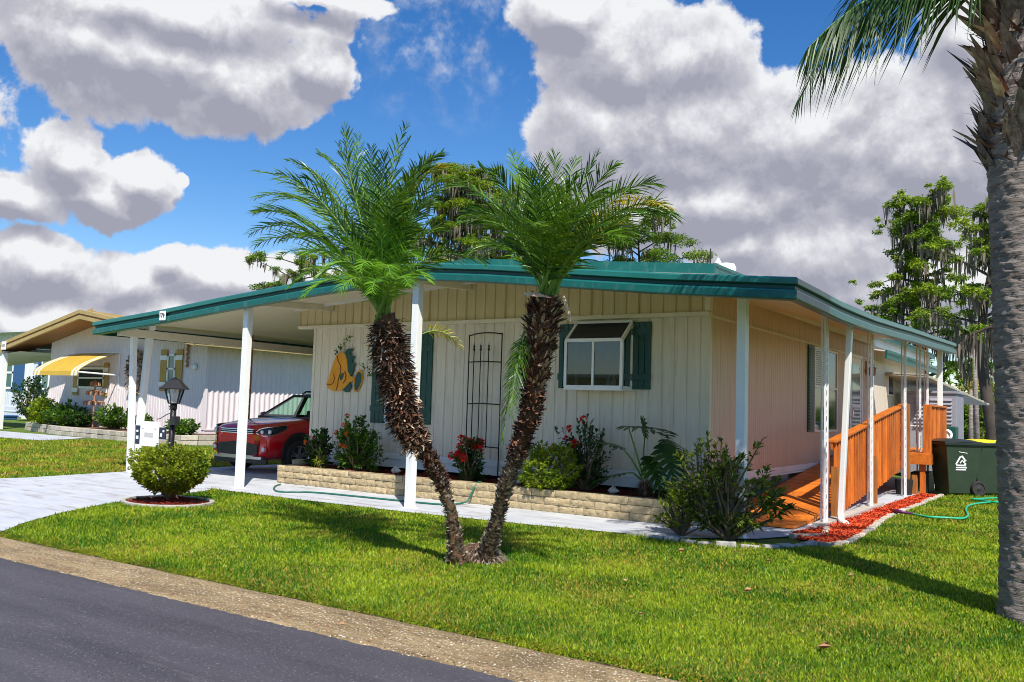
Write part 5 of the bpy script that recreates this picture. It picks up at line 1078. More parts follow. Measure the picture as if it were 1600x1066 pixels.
for s_ in (-1, 1):
    b = MB(); b.quad((CX+s_*.83, CY+1.38, 1.10), (CX+s_*.865, CY+2.26, 1.11), (CX+s_*.655, CY+2.37, 1.55), (CX+s_*.635, CY+2.08, 1.54)); b.quad((CX+s_*.865, CY+2.36, 1.11), (CX+s_*.87, CY+3.22, 1.12), (CX+s_*.66, CY+3.22, 1.55), (CX+s_*.655, CY+2.46, 1.55)); b.build('side_window', 'glass_car', car)
    b = MB(); b.tube([(CX+s_*.60, CY+2.25, 1.60), (CX+s_*.60, CY+2.35, 1.655), (CX+s_*.60, CY+3.6, 1.655), (CX+s_*.60, CY+3.75, 1.60)], .018, 8); b.build('roof_rail', 'black_plastic', car, smooth=True)
    b = MB(); b.lathe((CX+s_*.99, CY+1.52, 1.10), [(.01, -.09), (.10, -.07), (.11, 0), (.09, .05), (.01, .07)], 12, axis='y', sx=1, sy=.75); b.bar((CX+s_*.86, CY+1.52, 1.06), (CX+s_*.95, CY+1.52, 1.09), .04, .05); b.build('mirror', 'car_red', car, smooth=True)
    # wheel: arch trim, tyre, rim with five spokes
    for yw in (.82, 3.38):
        c = (CX+s_*.885, CY+yw, .345)
        b = MB(); n = 26
        for k in range(n):
            a0, a1 = math.pi*(-.12+1.24*k/n), math.pi*(-.12+1.24*(k+1)/n)
            vs = [(c[0]+s_*o, c[1]+r_*math.cos(a), c[2]+r_*math.sin(a)) for a in (a0, a1) for r_, o in ((.37, .0), (.37, .045), (.45, .04), (.45, .0))]
            b.add(vs, [(0, 1, 5, 4), (1, 2, 6, 5), (2, 3, 7, 6)])
        b.lathe((c[0]+s_*.012, c[1], c[2]), [(.375, -.01), (.375, .01)], 24, axis='x'); b.build('wheel_arch', 'black_plastic', car)
        b = MB(); b.lathe((c[0]-s_*.06, c[1], c[2]), [(.22, -.10), (.31, -.10), (.34, -.07), (.345, 0), (.34, .07*1.), (.31, .115), (.235, .115), (.225, .09)] if s_ > 0 else [(.225, -.09), (.235, -.115), (.31, -.115), (.34, -.07), (.345, 0), (.34, .07), (.31, .10), (.22, .10)], 30, axis='x'); wh = b.build('wheel', 'rubber', car, smooth=True)
        b = MB(); xo = c[0]+s_*.035; b.lathe((xo, c[1], c[2]), [(.235, -.01), (.235, .012), (.215, .012), (.215, -.01)], 30, axis='x'); b.lathe((xo, c[1], c[2]), [(.05, -.01), (.05, .015)], 14, axis='x')
        for k in range(5):
            a = k*2*math.pi/5+.3
            for da in (-.16, .16): b.bar((xo, c[1]+.04*math.cos(a+da*2), c[2]+.04*math.sin(a+da*2)), (xo, c[1]+.22*math.cos(a+da), c[2]+.22*math.sin(a+da)), .02, .035, side=(1, 0, 0))
        b.build('rim', 'silver', wh, bevel=.003)
        b = MB(); b.lathe((xo-s_*.02, c[1], c[2]), [(.222, -.004), (.222, .004)], 24, axis='x'); b.build('brake_disc', 'dark', wh)
    b = MB(); b.prism([(CX+s_*.90, CY+1.22, .22), (CX+s_*.90, CY+2.98, .22), (CX+s_*.90, CY+2.98, .34), (CX+s_*.90, CY+1.22, .34)], (s_*.02, 0, 0)); b.build('sill_trim', 'black_plastic', car)
# front end: patches follow the nose, each a little proud of it
def nose(x): x = abs(x); return CY + (-.002 if x < .45 else (-.002 + .55*(x-.45)**2 + (0 if x < .72 else 3.6*(x-.72)**2)))
def strip_face(xa, xb, zl, zu, off, mt, name, parent=None, n=16, lean=0.):
    b = MB(); vs = []
    for i in range(n+1):
        x = xa + (xb-xa)*i/n; y = nose(x)
        for (z, o) in ((zl(x), 0), (zl(x), off), (zu(x), off), (zu(x), 0)): vs.append((CX+x, y-o+lean*(z-.5)+.03, z))
    b.add(vs, [(i*4+k, (i+1)*4+k, (i+1)*4+k+1, i*4+k+1) for i in range(n) for k in range(3)] + [(0, 1, 2, 3), (n*4+3, n*4+2, n*4+1, n*4)]); return b.build(name, mt, parent or car)
strip_face(-.60, .60, lambda x: .33+abs(x)*.02, lambda x: .60-abs(x)*.10, .045, 'black_plastic', 'lower_grille', lean=.02)
strip_face(-.72, .72, lambda x: .255, lambda x: .325-(.02 if abs(x) > .5 else 0), .065, 'silver', 'skid_plate')
strip_face(-.80, .80, lambda x: .17, lambda x: .257, .05, 'black_plastic', 'lower_bumper')
g_ = strip_face(-.50, .50, lambda x: .765-abs(x)*.0, lambda x: .84-.02*abs(x), .085, 'black_plastic', 'grille', lean=.10)
strip_face(-.50, .50, lambda x: .832, lambda x: .845, .095, 'chrome', 'grille_trim', g_, lean=.10); strip_face(-.50, .50, lambda x: .758, lambda x: .770, .095, 'chrome', 'grille_trim', g_, lean=.10); strip_face(-.48, .48, lambda x: .797, lambda x: .806, .092, 'chrome', 'grille_trim', g_, lean=.10)
strip_face(-.26, .26, lambda x: .44, lambda x: .55, .055, 'sign_white', 'number_board') if False else None
for s_ in (-1, 1):
    # headlight wrapping the corner
    path_ = [(.54, .02, .775, .80), (.62, .035, .735, .855), (.70, .06, .725, .88), (.78, .105, .728, .895), (.84, .18, .745, .905), (.875, .28, .775, .915), (.890, .40, .83, .925), (.893, .50, .885, .930)]
    b = MB(); vs = []
    for (x, y, zl, zu_) in path_: vs += [(CX+s_*(x+.022), CY+y-.022, zl), (CX+s_*(x+.034), CY+y-.038, (zl+zu_)/2), (CX+s_*(x+.016), CY+y-.016, zu_)]
    b.add(vs, [(i*3+k, (i+1)*3+k, (i+1)*3+k+1, i*3+k+1) for i in range(len(path_)-1) for k in range(2)]); hl = b.build('headlight', 'glass_dark', car, smooth=True)
    b = MB(); b.tube([(CX+s_*(x+.026), CY+y-.026, zl) for x, y, zl, z2 in path_] + [(CX+s_*(x+.020), CY+y-.020, z2) for x, y, zl, z2 in path_[::-1]] + [(CX+s_*(path_[0][0]+.026), CY+path_[0][1]-.026, path_[0][2])], .009, 5); b.build('headlight_trim', 'chrome', hl)
    for (x, y, z, r_) in ((.815, .135, .805, .045), (.70, .045, .80, .038)): b = MB(); b.lathe((CX+s_*(x+.012), CY+y-.048, z), [(r_, .03), (r_, .0), (r_*.6, -.012), (.002, -.018)], 14, axis='y'); b.build('lamp_lens', 'lamp_lens', hl, smooth=True)
    b = MB(); b.lathe((CX+s_*.745, CY+.035, .455), [(.085, .04), (.085, 0), (.06, -.01), (.055, .01), (.002, .005)], 18, axis='y'); fg = b.build('fog_lamp', 'car_red', car, smooth=True)
    b = MB(); b.lathe((CX+s_*.745, CY+.020, .455), [(.050, .01), (.048, -.008), (.002, -.014)], 16, axis='y'); b.build('lamp_lens', 'lamp_lens', fg, smooth=True)
b = MB()
for s_ in (-1, 1): b.box(CX+s_*.35-.22, CX+s_*.35+.22, CY+2.35, CY+2.5, .9, 1.22); b.box(CX+s_*.35-.12, CX+s_*.35+.12, CY+2.37, CY+2.45, 1.25, 1.42)
b.box(CX-.7, CX+.7, CY+1.35, CY+1.5, 1.05, 1.13); b.build('seats', 'dark', car, bevel=.03)
for o_ in car.children_recursive:
    if o_.name.split('.')[0] not in ('wheel', 'rim', 'brake_disc'):
        for v in o_.data.vertices: v.co.z += .045
#PART5
# ------------------------------------------------------------------ neighbour's house (gold trim)
NY = 18.8
nh = empty('neighbor_home', (-30, NY, 0), 'pinkish white mobile home with gold roof edging and gold striped awning', 'mobile home')
NX0, NX1, NRX = -34.6, -24.9, -30.82
def nz(x): return 4.50 - (NRX-x)*.205 if x < NRX else 4.50 - (x-NRX)*.158
b = MB(); ribwall(b, (NX0, NY, 0), (NX1, NY, 0), (0, -1, 0), .42, lambda q: nz(q.x)-.12, period=.15, groove=.05, depth=.012, wide=8); b.build('front_wall', 'n_siding', nh)
b = MB(); ribwall(b, (NX1, NY, 0), (NX1, NY+16, 0), (1, 0, 0), .42, nz(NX1)-.12, period=.22, depth=.022, sine=True); b.box(NX1-.04, NX1+.05, NY-.05, NY+.05, .42, nz(NX1)-.1); b.build('side_wall', 'n_siding', nh)
b = MB(); b.box(NX0+.05, NX1+.03, NY-.02, NY+.03, .0, .42); b.box(NX1-.05, NX1+.035, NY, NY+16, .0, .42); b.box(NX1, NX1+.06, NY, NY+16, .40, .44); b.quad((NX0, NY, .4), (NX0, NY+16, .4), (NX0, NY+16, 3.5), (NX0, NY, 3.5)); b.build('skirting', 'n_siding', nh)
b = MB(); YF = NY-1.1
ex0, ex1 = -36.4, -24.1
for (xa, xb) in ((ex0, NRX), (NRX, ex1)): b.add([(xa, YF, nz(xa)), (xb, YF, nz(xb)), (xb, NY+16.5, nz(xb)), (xa, NY+16.5, nz(xa)), (xa, YF+.02, nz(xa)-.08), (xb, YF+.02, nz(xb)-.08), (xb, NY+16.5, nz(xb)-.08), (xa, NY+16.5, nz(xa)-.08)], [(0, 1, 2, 3), (7, 6, 5, 4), (1, 5, 6, 2), (3, 7, 4, 0)])
nr = b.build('roof', 'n_tan', nh)
b = MB()
for (xa, xb) in ((ex0, NRX), (NRX, ex1)):
    for (z0, z1, o) in ((0.03, -.10, .05), (-.10, -.17, .015), (-.17, -.30, .045)): b.add([(xa, YF-o, nz(xa)+z0), (xb, YF-o, nz(xb)+z0), (xb, YF-o, nz(xb)+z1), (xa, YF-o, nz(xa)+z1), (xa, YF+.05, nz(xa)+z0), (xb, YF+.05, nz(xb)+z0), (xb, YF+.05, nz(xb)+z1), (xa, YF+.05, nz(xa)+z1)], [(0, 3, 2, 1), (0, 1, 5, 4), (3, 7, 6, 2)], 1 if o < .02 else 0)
for (xa, xb) in ((ex0+.6, NRX-.2), (NRX-.2, ex1)): b.add([(xa, YF+.6, nz(xa)+.10), (xb, YF+.6, nz(xb)+.22), (xb, YF+.6, nz(xb)-.02), (xa, YF+.6, nz(xa)-.02)], [(0, 3, 2, 1)])
b.box(ex1, ex1+.05, YF, NY+16.5, nz(ex1)-.28, nz(ex1)+.02); b.build('fascia', ['n_tan', 'n_brown'], nr)
b = MB(); b.add([(ex0, YF+.05, nz(ex0)-.26), (NRX, YF+.05, nz(NRX)-.26), (NRX, NY, nz(NRX)-.26), (ex0, NY, nz(ex0)-.26), (ex1, YF+.05, nz(ex1)-.26), (ex1, NY, nz(ex1)-.26)], [(0, 3, 2, 1), (1, 2, 5, 4)]); b.build('soffit', 'n_brown', nh)
# carport on the left of it
b = MB(); cx0 = -52.0
def cz(x): return nz(ex0)-.10 - (ex0-x)*.075
b.add([(cx0, YF, cz(cx0)), (ex0, YF, cz(ex0)), (ex0, NY+1.6, cz(ex0)), (cx0, NY+1.6, cz(cx0))], [(0, 1, 2, 3)]); b.add([(cx0, YF, cz(cx0)-.2), (ex0+1.6, YF, cz(ex0)-.2), (ex0+1.6, NY+1.6, cz(ex0)-.2), (cx0, NY+1.6, cz(cx0)-.2)], [(0, 3, 2, 1)]); cr_ = b.build('carport_roof', 'roof_white', nh)
b = MB(); b.add([(cx0, YF-.03, cz(cx0)+.02), (ex0+.3, YF-.03, cz(ex0+.3)+.02), (ex0+.3, YF-.03, cz(ex0+.3)-.12), (cx0, YF-.03, cz(cx0)-.12)], [(0, 3, 2, 1)]); b.add([(cx0, YF-.06, cz(cx0)-.13), (ex0+.3, YF-.06, cz(ex0+.3)-.13), (ex0+.3, YF-.06, cz(ex0+.3)-.28), (cx0, YF-.06, cz(cx0)-.28)], [(0, 3, 2, 1)], 0); b.build('fascia', 'n_tan', cr_)
g = GY(3, 600, NY-1); b = MB(); b.box(g[0]-.12, g[0]+.12, NY-1.1, NY-.9, 0, cz(g[0])-.2); b.build('post', 'white_paint', nh)
g = GY(6, 540, YF-.09); b = MB(); b.box(g[0]-.16, g[0]+.16, YF-.10, YF-.08, g[2]-.16, g[2]+.16); pl_ = b.build('number_plate', 'sign_white', nh)
b = MB(); b.box(g[0]-.07, g[0]-.02, YF-.108, YF-.101, g[2]-.06, g[2]+.06); b.box(g[0]+.02, g[0]+.07, YF-.108, YF-.101, g[2]-.06, g[2]+.06); b.build('numerals', 'black_metal', pl_)
# window under awning
def nwin(px0, px1, py0, py1, shp, mt='glass_dark', name='window', arch=False):
    a = GY(px0, py0, NY-.03); c = GY(px1, py1, NY-.03); b = MB(); x0, x1, z1, z0 = a[0], c[0], a[2], c[2]
    for (p, q, r_, s_) in ((x0, x0+.07, z0, z1), (x1-.07, x1, z0, z1), (x0, x1, z0, z0+.08), (x0, x1, z1-.08, z1), (x0, x1, (z0+z1)/2-.03, (z0+z1)/2+.03)): b.box(p, q, NY-.06, NY-.012, r_, s_)
    f = b.build(name, 'white_paint', nh); b = MB(); b.box(x0+.03, x1-.03, NY-.035, NY-.025, z0+.03, z1-.03); b.build('pane', mt, f)
    for (u0, u1) in shp:
        s0, s1 = GY(u0, py1, NY)[0], GY(u1, py1, NY)[0]; b = MB(); b.box(s0, s1, NY-.05, NY-.012, z0-.25, z1+.15, 0); so_ = b.build('shutter', 'n_gold', nh)
        for f_ in (.16, .80): b = MB(); zc = z0-.25+f_*(z1-z0+.4); b.box(s0-.015, s1+.015, NY-.075, NY-.05, zc-.08, zc+.08); b.build('batten', 'white_paint', so_)
nwin(123, 162, 574, 608, [(115, 123), (162, 169)]); nwin(263, 273, 553, 600, [(250.5, 260.5), (274.5, 284.5)], 'glass_teal')
# awning: curved striped canvas
b = MB(); a0 = GY(114, 553, NY-.03); a1 = GY(175, 551, NY-.03); e0 = GY(60, 584, NY-1.55); e1 = GY(118, 584, NY-1.55)
x0, x1 = (a0[0]+e0[0])/2-.1, (a1[0]+e1[0])/2+.35; zt_ = (a0[2]+a1[2])/2; ze_ = (e0[2]+e1[2])/2+.12
n = 40; pf = [(NY-.02, zt_), (NY-.55, zt_-.16), (NY-1.1, zt_-.40), (NY-1.45, ze_+.10), (NY-1.56, ze_-.02), (NY-1.58, ze_-.18)]
for i in range(n+1):
    x = x0+(x1-x0)*i/n; b.v += [(x, y, z) for y, z in pf]
for i in range(n):
    w_ = i in (2, 4, 5, n-3, n-5, n-6, 1, n-2)
    for k in range(5): b.f.append((i*6+k, (i+1)*6+k, (i+1)*6+k+1, i*6+k+1)); b.m.append(1 if w_ else 0)
for x in (x0, x1): b.add([(x, y, z) for y, z in pf] + [(x, NY-.02, zt_-.5)], [(0, 1, 2, 6), (2, 3, 4, 5)] if False else [(0, 1, 2)], 0)
aw = b.build('awning', ['n_awning', 'trim_cream'], nh, smooth=False)
for x in (x0, x1): b = MB(); b.tube([(x, NY-1.56, ze_-.05), (x, NY-.02, ze_-.10)], .03, 6); b.tube([(x, NY-.02, zt_), (x, NY-.02, ze_-.6)], .02, 6); b.build('awning_arm', 'sign_white', aw)
# raised bed in front
b = MB(); P = [(-35.0, 18.2), (-32.3, 17.6), (-31.6, 17.35), (-25.8, 16.75), (-23.6, 17.0), (-23.2, 18.0), (-23.3, 22)]
for i in range(len(P)-1):
    a, c = Vector((*P[i], 0)), Vector((*P[i+1], 0)); Lg = (c-a).length; k = max(1, int(Lg/.42)); d = (c-a)/Lg
    for lv in range(2):
        for j in range(k): o = random.uniform(.0, .03); p = a+d*(j+.02)*Lg/k; q = a+d*(j+.98)*Lg/k; n_ = Vector((d.y, -d.x, 0))*o; b.prism([p+n_+Vector((0, 0, lv*.16)), q+n_+Vector((0, 0, lv*.16)), q+n_+Vector((0, 0, lv*.16+.15)), p+n_+Vector((0, 0, lv*.16+.15))], (-d.y*.2, d.x*.2, 0))
nb3 = b.build('block_edging', 'stone_edge', bevel=.012); tagp(nb3, 'low block edging round the bed before the gold-trimmed neighbor home', 'edging')
b = MB(); b.add([(p[0], p[1]+.1, .29) for p in P] + [(-26, 22, .29), (-26, NY, .29), (-35, NY, .29)], [tuple(range(10))]); tagp(b.build('flower_bed_soil', 'soil'), kind='structure')
def nsh(px, py, w_, h_, mt, label, Y=18.0, n=90, ll=.16, lw=.09, z=.28, up=.5):
    g = GY(px, py, Y); shrub('shrub', (g[0], Y, z), w_, w_*.6, h_, n, 8, ll, lw, mt, label, 'shrub', 'shrubs in the neighboring bed', zmin=.05, up=up)
nsh(66, 665, .9, 1.0, 'leaf_lime', 'bright yellow-green shrub at the left end of the neighboring bed', n=130)
nsh(97, 662, 1.1, .85, 'leaf_mid', 'wide green shrub under the gold striped awning', n=150); nsh(122, 664, .7, .7, 'leaf_dark', 'small dark shrub under the right end of the gold awning')
nsh(177, 665, .85, .85, 'leaf_mid', 'rounded green shrub just left of the carport corner posts', n=130); nsh(222, 668, .4, .55, 'leaf_mid', 'small green shrub just right of the carport corner posts'); nsh(283, 680, .7, .5, 'leaf_mid', 'low green shrub right of the black lamp post, by the block edging', Y=17.6)
nsh(46, 640, 1.2, 2.4, 'leaf_dark', 'tall dark shrub between the blue shuttered home and its neighbor', Y=24, n=190, z=0)
# garden ornaments
g = GY(148, 612, 18.3); b = MB(); b.tube([(g[0], 18.3, .2), (g[0], 18.3, 2.0)], .03, 6)
for z, r_ in ((1.95, .22), (1.62, .38), (1.25, .48)):
    for k in range(10): a = k*.628; b.tube([(g[0], 18.3, z), (g[0]+math.cos(a)*r_, 18.3+math.sin(a)*r_*.6, z-.05), (g[0]+math.cos(a)*r_, 18.3+math.sin(a)*r_*.6, z-.16)], .028, 5)
tagp(b.build('wind_spinner', 'rust'), 'rusty tiered garden spinner on a stake before the awning window', 'garden ornament')
g = GY(210, 580, NY-.12); n = 520; a = rng.uniform(0, 2*np.pi, n); r_ = rng.uniform(.36, .62, n); P = np.stack([g[0]+np.sin(a)*r_*.75, np.full(n, NY-.12)+rng.normal(0, .03, n), g[2]+np.cos(a)*r_*1.35], 1)
V, F = leaf_arrays(P, rng.normal(0, 1, (n, 3)), .16, .09, .3); tagp(npmesh('leaf_wreath', V, F, 'boot_pale'), 'large tan leaf wreath hung on the neighboring wall behind the corner posts', 'wreath')
g0 = GY(294, 538, NY-.06); g1 = GY(292, 574, NY-.06); b = MB(); P_ = [(g0[0]+.03*math.sin(i*2), NY-.06, g0[2]+(g1[2]-g0[2])*i/12) for i in range(13)]; b.tube(P_, [.03+.02*(i % 2) for i in range(13)], 6); tagp(b.build('hanging_chime', 'rust'), 'thin rusty hanging chain ornament right of the gold shuttered window', 'garden ornament')
g = GY(304, 573, NY-.05); b = MB(); b.lathe((g[0], NY-.05, g[2]), [(.02, .04), (.12, .02), (.10, -.05), (.02, -.07)], 12, axis='y'); tagp(b.build('wall_light', 'sign_white', smooth=True), 'small white light on the neighboring wall near its corner', 'light')
# gold fascia of own far side; second home with blue shutters
BY = 27.0
bh = empty('blue_shutter_home', (-48, BY, 0), 'pale blue home with blue shutters seen beneath the neighboring carport', 'mobile home')
xa = GY(-60, 600, BY)[0]; xb = GY(90, 600, BY)[0]
b = MB(); ribwall(b, (xa, BY, 0), (xb, BY, 0), (0, -1, 0), .6, 5.0, period=.2, groove=.06, depth=.015, wide=6); b.build('front_wall', 'n_wall_blue', bh)
b = MB(); b.box(xa, xb, BY-.03, BY, 0, .6); b.box(xa, xb, BY-.06, BY-.03, .3, .34); b.build('skirting', 'n_wall_blue', bh)
b = MB(); b.add([(xa-1, BY-1, 4.9), (xb+1, BY-1, 4.9), (xb+1, BY+12, 5.6), (xa-1, BY+12, 5.6)], [(0, 1, 2, 3)]); b.build('roof', 'roof_white', bh)
def bwin(p0, p1, q0, q1, y0, y1):
    a = GY(p0, y0, BY-.03); c = GY(p1, y1, BY-.03); b = MB(); x0, x1, z1, z0 = a[0], c[0], a[2], c[2]
    for (p, q, r_, s_) in ((x0, x0+.12, z0, z1), (x1-.12, x1, z0, z1), (x0, x1, z0, z0+.12), (x0, x1, z1-.12, z1), (x0, x1, (z0+z1)/2-.06, (z0+z1)/2+.06)): b.box(p, q, BY-.09, BY-.02, r_, s_)
    f = b.build('window', 'sign_white', bh); b = MB(); b.box(x0+.03, x1-.03, BY-.06, BY-.04, z0, z1); b.build('pane', 'glass_teal', f)
    s0, s1 = GY(q0, y1, BY)[0], GY(q1, y1, BY)[0]; b = MB(); b.box(s0, s1, BY-.08, BY-.02, z0-.1, z1+.1); b.box(s0-.02, s1+.02, BY-.11, BY-.08, z0+.2, z0+.4); b.build('shutter', 'n_blue', bh)
bwin(0, 20, 21, 38, 557, 608); bwin(67, 77, 59, 66, 560, 610)
for p in (40, 46): x = GY(p, 600, BY-1.2)[0]; b = MB(); b.box(x-.1, x+.1, BY-1.25, BY-1.1, 0, 4.95); b.build('post', 'white_paint', bh)
g = GY(8, 657, 24); b = MB(); b.box(g[0]-.45, g[0]+.45, 23.8, 24.4, 0, g[2]+.2); b.box(g[0]-.5, g[0]+.5, 23.75, 24.45, g[2]+.2, g[2]+.28); tagp(b.build('storage_tub', 'n_blue', bevel=.03), 'blue plastic tub by the skirting of the blue shuttered home', 'tub')

# home across the street (seen mirrored in the glass)
oh = empty('opposite_home', (-10, -17, 0), 'white home across the street, seen only as a reflection in the bay window', 'mobile home')
b = MB(); ribwall(b, (4, -13, 0), (-22, -13, 0), (0, 1, 0), .4, 3.0, period=.2); b.box(-22, 4, -13.02, -12.98, 0, .4); b.box(-22, 4, -20, -13.05, 0, 3.0); b.build('wall', 'siding', oh)
b = MB(); b.prism([(-22.6, -12.4, 2.95), (4.6, -12.4, 2.95), (4.6, -20.6, 2.95), (-22.6, -20.6, 2.95)], (0, 0, .15)); b.build('roof', 'roof_white', oh)
for x in (-18, -12, -5, 1): b = MB(); b.box(x-.6, x+.6, -12.99, -12.95, 1.2, 2.4); b.build('window', 'glass_dark', oh)
# ------------------------------------------------------------------ trees beyond
def cypress(base, H, Wd, seed, label, nb=46, leafn=170, leafs=.26, moss=1., lean=(0, 0), z0f=.25, mt='leaf_cypress', profile=None, group='mossy cypress trees beyond the home', tw=.28):
    r_ = random.Random(seed); bx, by = base; root = empty('cypress_tree', (bx, by, 0), label, 'tree', group)
    ax = lambda t: Vector((bx+lean[0]*t+.25*math.sin(t*6+seed), by+lean[1]*t, H*t)); b = MB(); pts = [ax(i/14*.97) for i in range(15)]; b.tube(pts, [tw*(1-.86*i/14)*(1.35 if i == 0 else 1) for i in range(15)], 9)
    cl = []; ms = []
    for i in range(nb):
        t = z0f + (1-z0f)*((i+.5)/nb)**.92; a = i*2.4+r_.uniform(-.4, .4); wt = (profile(t) if profile else (1.0-((t-z0f)/(1-z0f))**1.5*.75)); Lb = Wd*wt*r_.uniform(.45, 1.08)
        p0 = ax(t); d = Vector((math.cos(a), math.sin(a), r_.uniform(-.05, .35))); p1 = p0 + d*Lb*.5 + Vector((0, 0, Lb*.10)); p2 = p0 + d*Lb + Vector((0, 0, Lb*r_.uniform(-.12, .15)))
        b.tube([p0, p1, p2], [.075*(1-t*.6)+.02, .05*(1-t*.5), .015], 5, cap=False)
        for q, s_ in ((p2, 1.), (p1, .75), (p1.lerp(p2, .55)+Vector((r_.uniform(-.4, .4), r_.uniform(-.4, .4), .2)), .85)): cl.append((q, s_*r_.uniform(.55, 1.15)))
        for q in (p1, p2, p0.lerp(p1, .6), p1.lerp(p2, .5)): ms.append((q, r_.uniform(.5, 1)))
    cl += [(ax(.98), .9), (ax(.93)+Vector((.3, 0, 0)), .8)]
    b.build('trunk', 'bark_tree', root, smooth=True); P = []
    sc = Wd/3.2
    for (q, s_) in cl:
        n = int(leafn*s_); u = rng.normal(0, 1, (n, 3)); u = nrm(u)*rng.uniform(.2, 1, (n, 1))**.6*np.array([.62, .62, .24])*s_*sc*1.0; P.append(np.array(q) + u)
        n2 = n//3; u = nrm(rng.normal(0, 1, (n2, 3)))*rng.uniform(.2, 1, (n2, 1))*np.array([.35, .35, .2])*s_*sc; off = rng.normal(0, .5, 3)*np.array([1, 1, .4])*sc; P.append(np.array(q)+off+u)
    P = np.concatenate(P); n = len(P); D = rng.normal(0, 1, (n, 3)); D[:, 2] *= .5
    V, F = leaf_arrays(P, D, leafs*rng.uniform(.5, 1.2, n), leafs*.42, .2); npmesh('crown', V, F, mt, root)
    if moss:
        P = []; Ls = []
        for (q, s_) in ms:
            if r_.random() > moss*.75: continue
            n = int(12*s_)+3; P.append(np.array(q) + rng.normal(0, 1, (n, 3))*np.array([.22, .22, .08])*sc); Ls.append(rng.uniform(.25, 1.35, n)*s_*sc)
        P = np.concatenate(P); Ls = np.concatenate(Ls); n = len(P); a = rng.uniform(0, np.pi, n)
        V, F = strip_arrays(P, np.array([[0, 0, -1.]]).repeat(n, 0) + rng.normal(0, .05, (n, 3)), Ls, rng.uniform(.05, .16, n)*sc, 0, np.stack([np.cos(a), np.sin(a), a*0], 1), seg=3, wp=(.5, 1, .7, .1)); npmesh('hanging_moss', V, F, 'moss', root)
    return root
def at(px, Y): g = GY(px, 500, Y); return (g[0], Y)
TY_ = 42.
cypress(at(1441, TY_), 11.3, 2.8, 1, 'tall mossy cypress tree rising beyond the porch roof end', nb=40, z0f=.28, profile=lambda t: .92 if t < .55 else (.62 if t < .75 else .45), leafn=300, leafs=.17)
cypress(at(1545, TY_-4), 9.6, 2.3, 2, 'mossy cypress tree partly hidden behind the big grey palm trunk', nb=24, z0f=.42, moss=1.5, profile=lambda t: .95 if t < .8 else .45, leafn=190, leafs=.17)
cypress(at(712, 52), 19.2, 4.4, 3, 'tall mossy cypress tree rising between the two small palms', nb=44, z0f=.42, profile=lambda t: 1.0 if t < .8 else .62, leafn=420, leafs=.22, moss=1.4, tw=.4)
cypress(at(790, 56), 17.8, 5.0, 4, 'mossy cypress tree behind the right small palm', nb=30, z0f=.40, profile=lambda t: .9, leafn=320, leafs=.22, moss=1.2, tw=.4)
cypress(at(1000, 50), 13.2, 4.3, 5, 'green tree showing above the roof right of the right small palm', nb=30, z0f=.5, profile=lambda t: 1.1 if t < .75 else .7, leafn=330, leafs=.20, moss=.2, mt='leaf_hedge', group=None)
cypress(at(470, 40), 10.7, 3.0, 6, 'dark mossy tree showing above the carport roof left of the left palm', nb=22, z0f=.5, profile=lambda t: 1.0, leafn=300, leafs=.17, moss=.6)
# drooping dead branch with moss near the big palm
root = empty('mossy_branch_tree', at(1575, 30)+(0,), 'bare leaning tree with drooping moss-hung branch beside the big palm trunk', 'tree'); b = MB()
br = [GY(1600, 480, 30), GY(1575, 508, 30), GY(1545, 512, 30), GY(1520, 522, 30), GY(1503, 537, 30), GY(1495, 556, 30)]
b.tube([(at(1590, 30)[0], 30, 0), GY(1590, 540, 30), GY(1600, 480, 30)], [.16, .12, .09], 8); b.tube(br, [.08, .06, .05, .04, .03, .015], 6); b.build('trunk', 'bark_tree', root, smooth=True)
P = []; Ls = []
for i in range(150): t = random.random()*4.9; k = int(t); f_ = t-k; q = np.array(br[k])*(1-f_)+np.array(br[k+1])*f_; P.append(q+rng.normal(0, .06, 3)); Ls.append(random.uniform(.3, 1.35)*(1.2 if k < 3 else .7))
P = np.array(P); n = len(P); a = rng.uniform(0, np.pi, n); V, F = strip_arrays(P, np.array([[0, 0, -1.]]).repeat(n, 0)+rng.normal(0, .04, (n, 3)), np.array(Ls), .06, 0, np.stack([np.cos(a), np.sin(a), a*0], 1), seg=3, wp=(.5, 1, .7, .1)); npmesh('hanging_moss', V, F, 'moss', root)
# slim bare trunks and the bushes across the water
for px, py0, py1, dx, lab in ((1522, 535, 660, .25, 'slim bare leaning pole trunk among the bushes across the water'), (1517, 610, 655, .0, 'short pale bare trunk beside the taller leaning one')):
    a = GY(px, py0, 36); c = GY(px+6*dx*4, py1+30, 36); b = MB(); b.tube([(c[0], 36, 0), a], [.10, .06], 7); tagp(b.build('bare_trunk', 'bark_gray', smooth=True), lab, 'tree')
def hbush(px, py, w_, h_, Y, mt, label, n=150, ll=.30):
    g = GY(px, py, Y); shrub('bush', (g[0], Y, -.1), w_, w_*.8, h_, n, 9, ll, ll*.45, mt, label, 'bush', 'bushes across the water', zmin=.02)
hbush(1498, 650, 1.2, 2.2, 46, 'leaf_hedge', 'green bush across the water just right of the grey shed', 170); hbush(1530, 650, 1.6, 2.8, 46, 'leaf_hedge', 'broad green bush across the water, behind the yellow bin lid', 220); hbush(1562, 650, 1.7, 3.0, 47, 'leaf_hedge', 'green bush across the water, cut off by the big palm trunk', 220)
hbush(1540, 620, 1.8, 4.0, 52, 'leaf_hedge_pale', 'pale yellowish bush rising behind the green ones across the water', 200); hbush(1515, 610, 2.0, 5.2, 56, 'leaf_hedge', 'tall green bush farthest back across the water', 260, .4); hbush(1478, 650, 1.4, 3.0, 50, 'leaf_hedge', 'green bush across the water hidden behind the shed corner', 150); hbush(1600, 620, 2.2, 4.5, 52, 'leaf_hedge', 'tall green bush across the water beyond the big palm trunk', 200, .4)
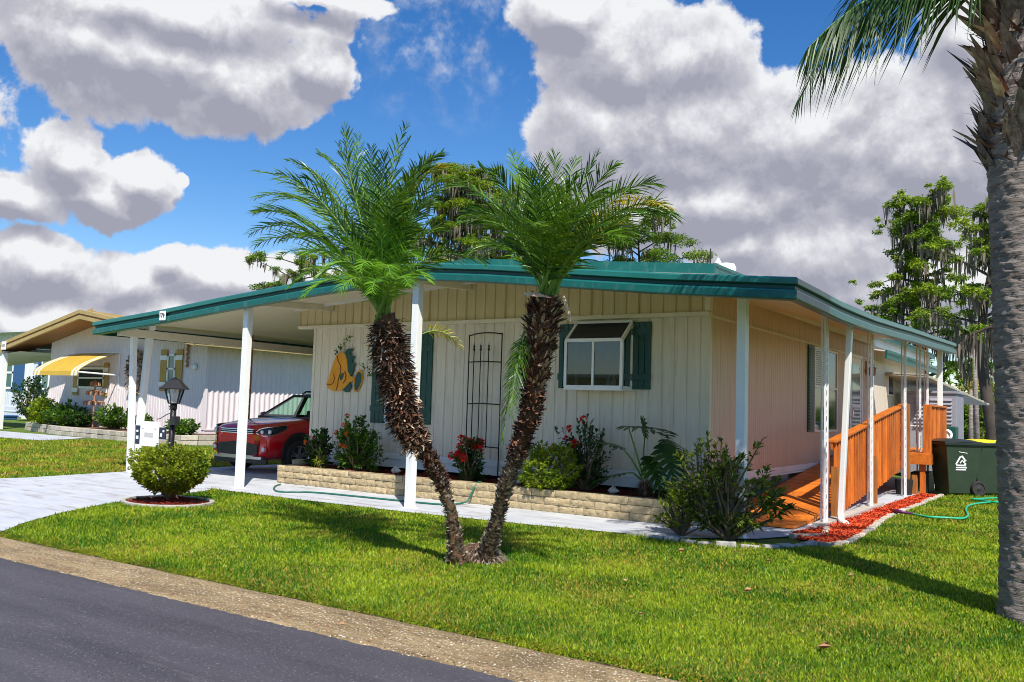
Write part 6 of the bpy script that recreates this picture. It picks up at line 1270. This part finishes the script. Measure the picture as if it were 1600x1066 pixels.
# far tree line closing the horizon
n = 26000; az = rng.uniform(-2.0, .9, n); d = rng.uniform(120, 135, n); P = np.stack([np.sin(az)*d, np.cos(az)*d, rng.uniform(0, 1, n)**1.2*(4.0+1.5*np.sin(az*23)+1.0*np.sin(az*57))], 1)
D = rng.normal(0, 1, (n, 3)); V, F = leaf_arrays(P, D, 1.6, .9, .2); tagp(npmesh('far_treeline', V, F, 'leaf_hedge'), 'distant green tree line on the horizon', None, None, 'stuff')
# leaf litter and grit caught along the kerb
n = 900; x = rng.uniform(-9.5, .5, n); y = np.where(rng.random(n) < .6, rng.normal(4.36, .05, n), rng.uniform(4.25, 4.78, n)); P = np.stack([x, y, np.interp(y, [4.2, 4.3, 4.41, 4.53, 4.64, 4.73, 4.8], [-.030, -.020, -.031, -.023, -.005, .006, .006])], 1)
a = rng.uniform(0, 6.28, n); V, F = leaf_arrays(P, np.stack([np.cos(a), np.sin(a), rng.uniform(0, .25, n)], 1), rng.uniform(.008, .03, n), rng.uniform(.004, .012, n), .4, droop=0); tagp(npmesh('kerb_litter', V, F, 'dead_leaf'), 'bits of dry leaf litter caught in the kerb gutter', None, None, 'stuff')
# fallen leaves
for (px, py, s_, lab) in ((1275, 1013, .10, 'dry brown leaf on the lawn nearest the camera at the right'), (995, 962, .05, 'small dry leaf on the open lawn right of the palms'), (970, 910, .045, 'small dry leaf on the lawn near the paver edging'), (1195, 878, .06, 'pale dry leaf on the lawn before the large bush'), (1160, 925, .08, 'curled pale leaf on the lawn left of the trunk shadow'), (527, 975, .07, 'dry leaf lying on the kerb'), (1057, 862, .09, 'pale crumpled leaf by the left foot of the large bush'), (1325, 900, .05, 'tiny dry leaf in the big palm shadow')):
    g = GZ(px, py, .035 if py < 960 or px > 600 else -.03); g = (g[0], g[1], .045 if 'kerb' not in lab else -.03); V, F = leaf_arrays(np.array([g, (g[0]+.01, g[1]+.02, g[2]+.003)]), np.array([[1, .2, .15], [.5, .9, .1]]), s_, s_*.5, .5, droop=0); tagp(npmesh('fallen_leaf', V, F, 'dead_leaf'), lab, 'leaf')
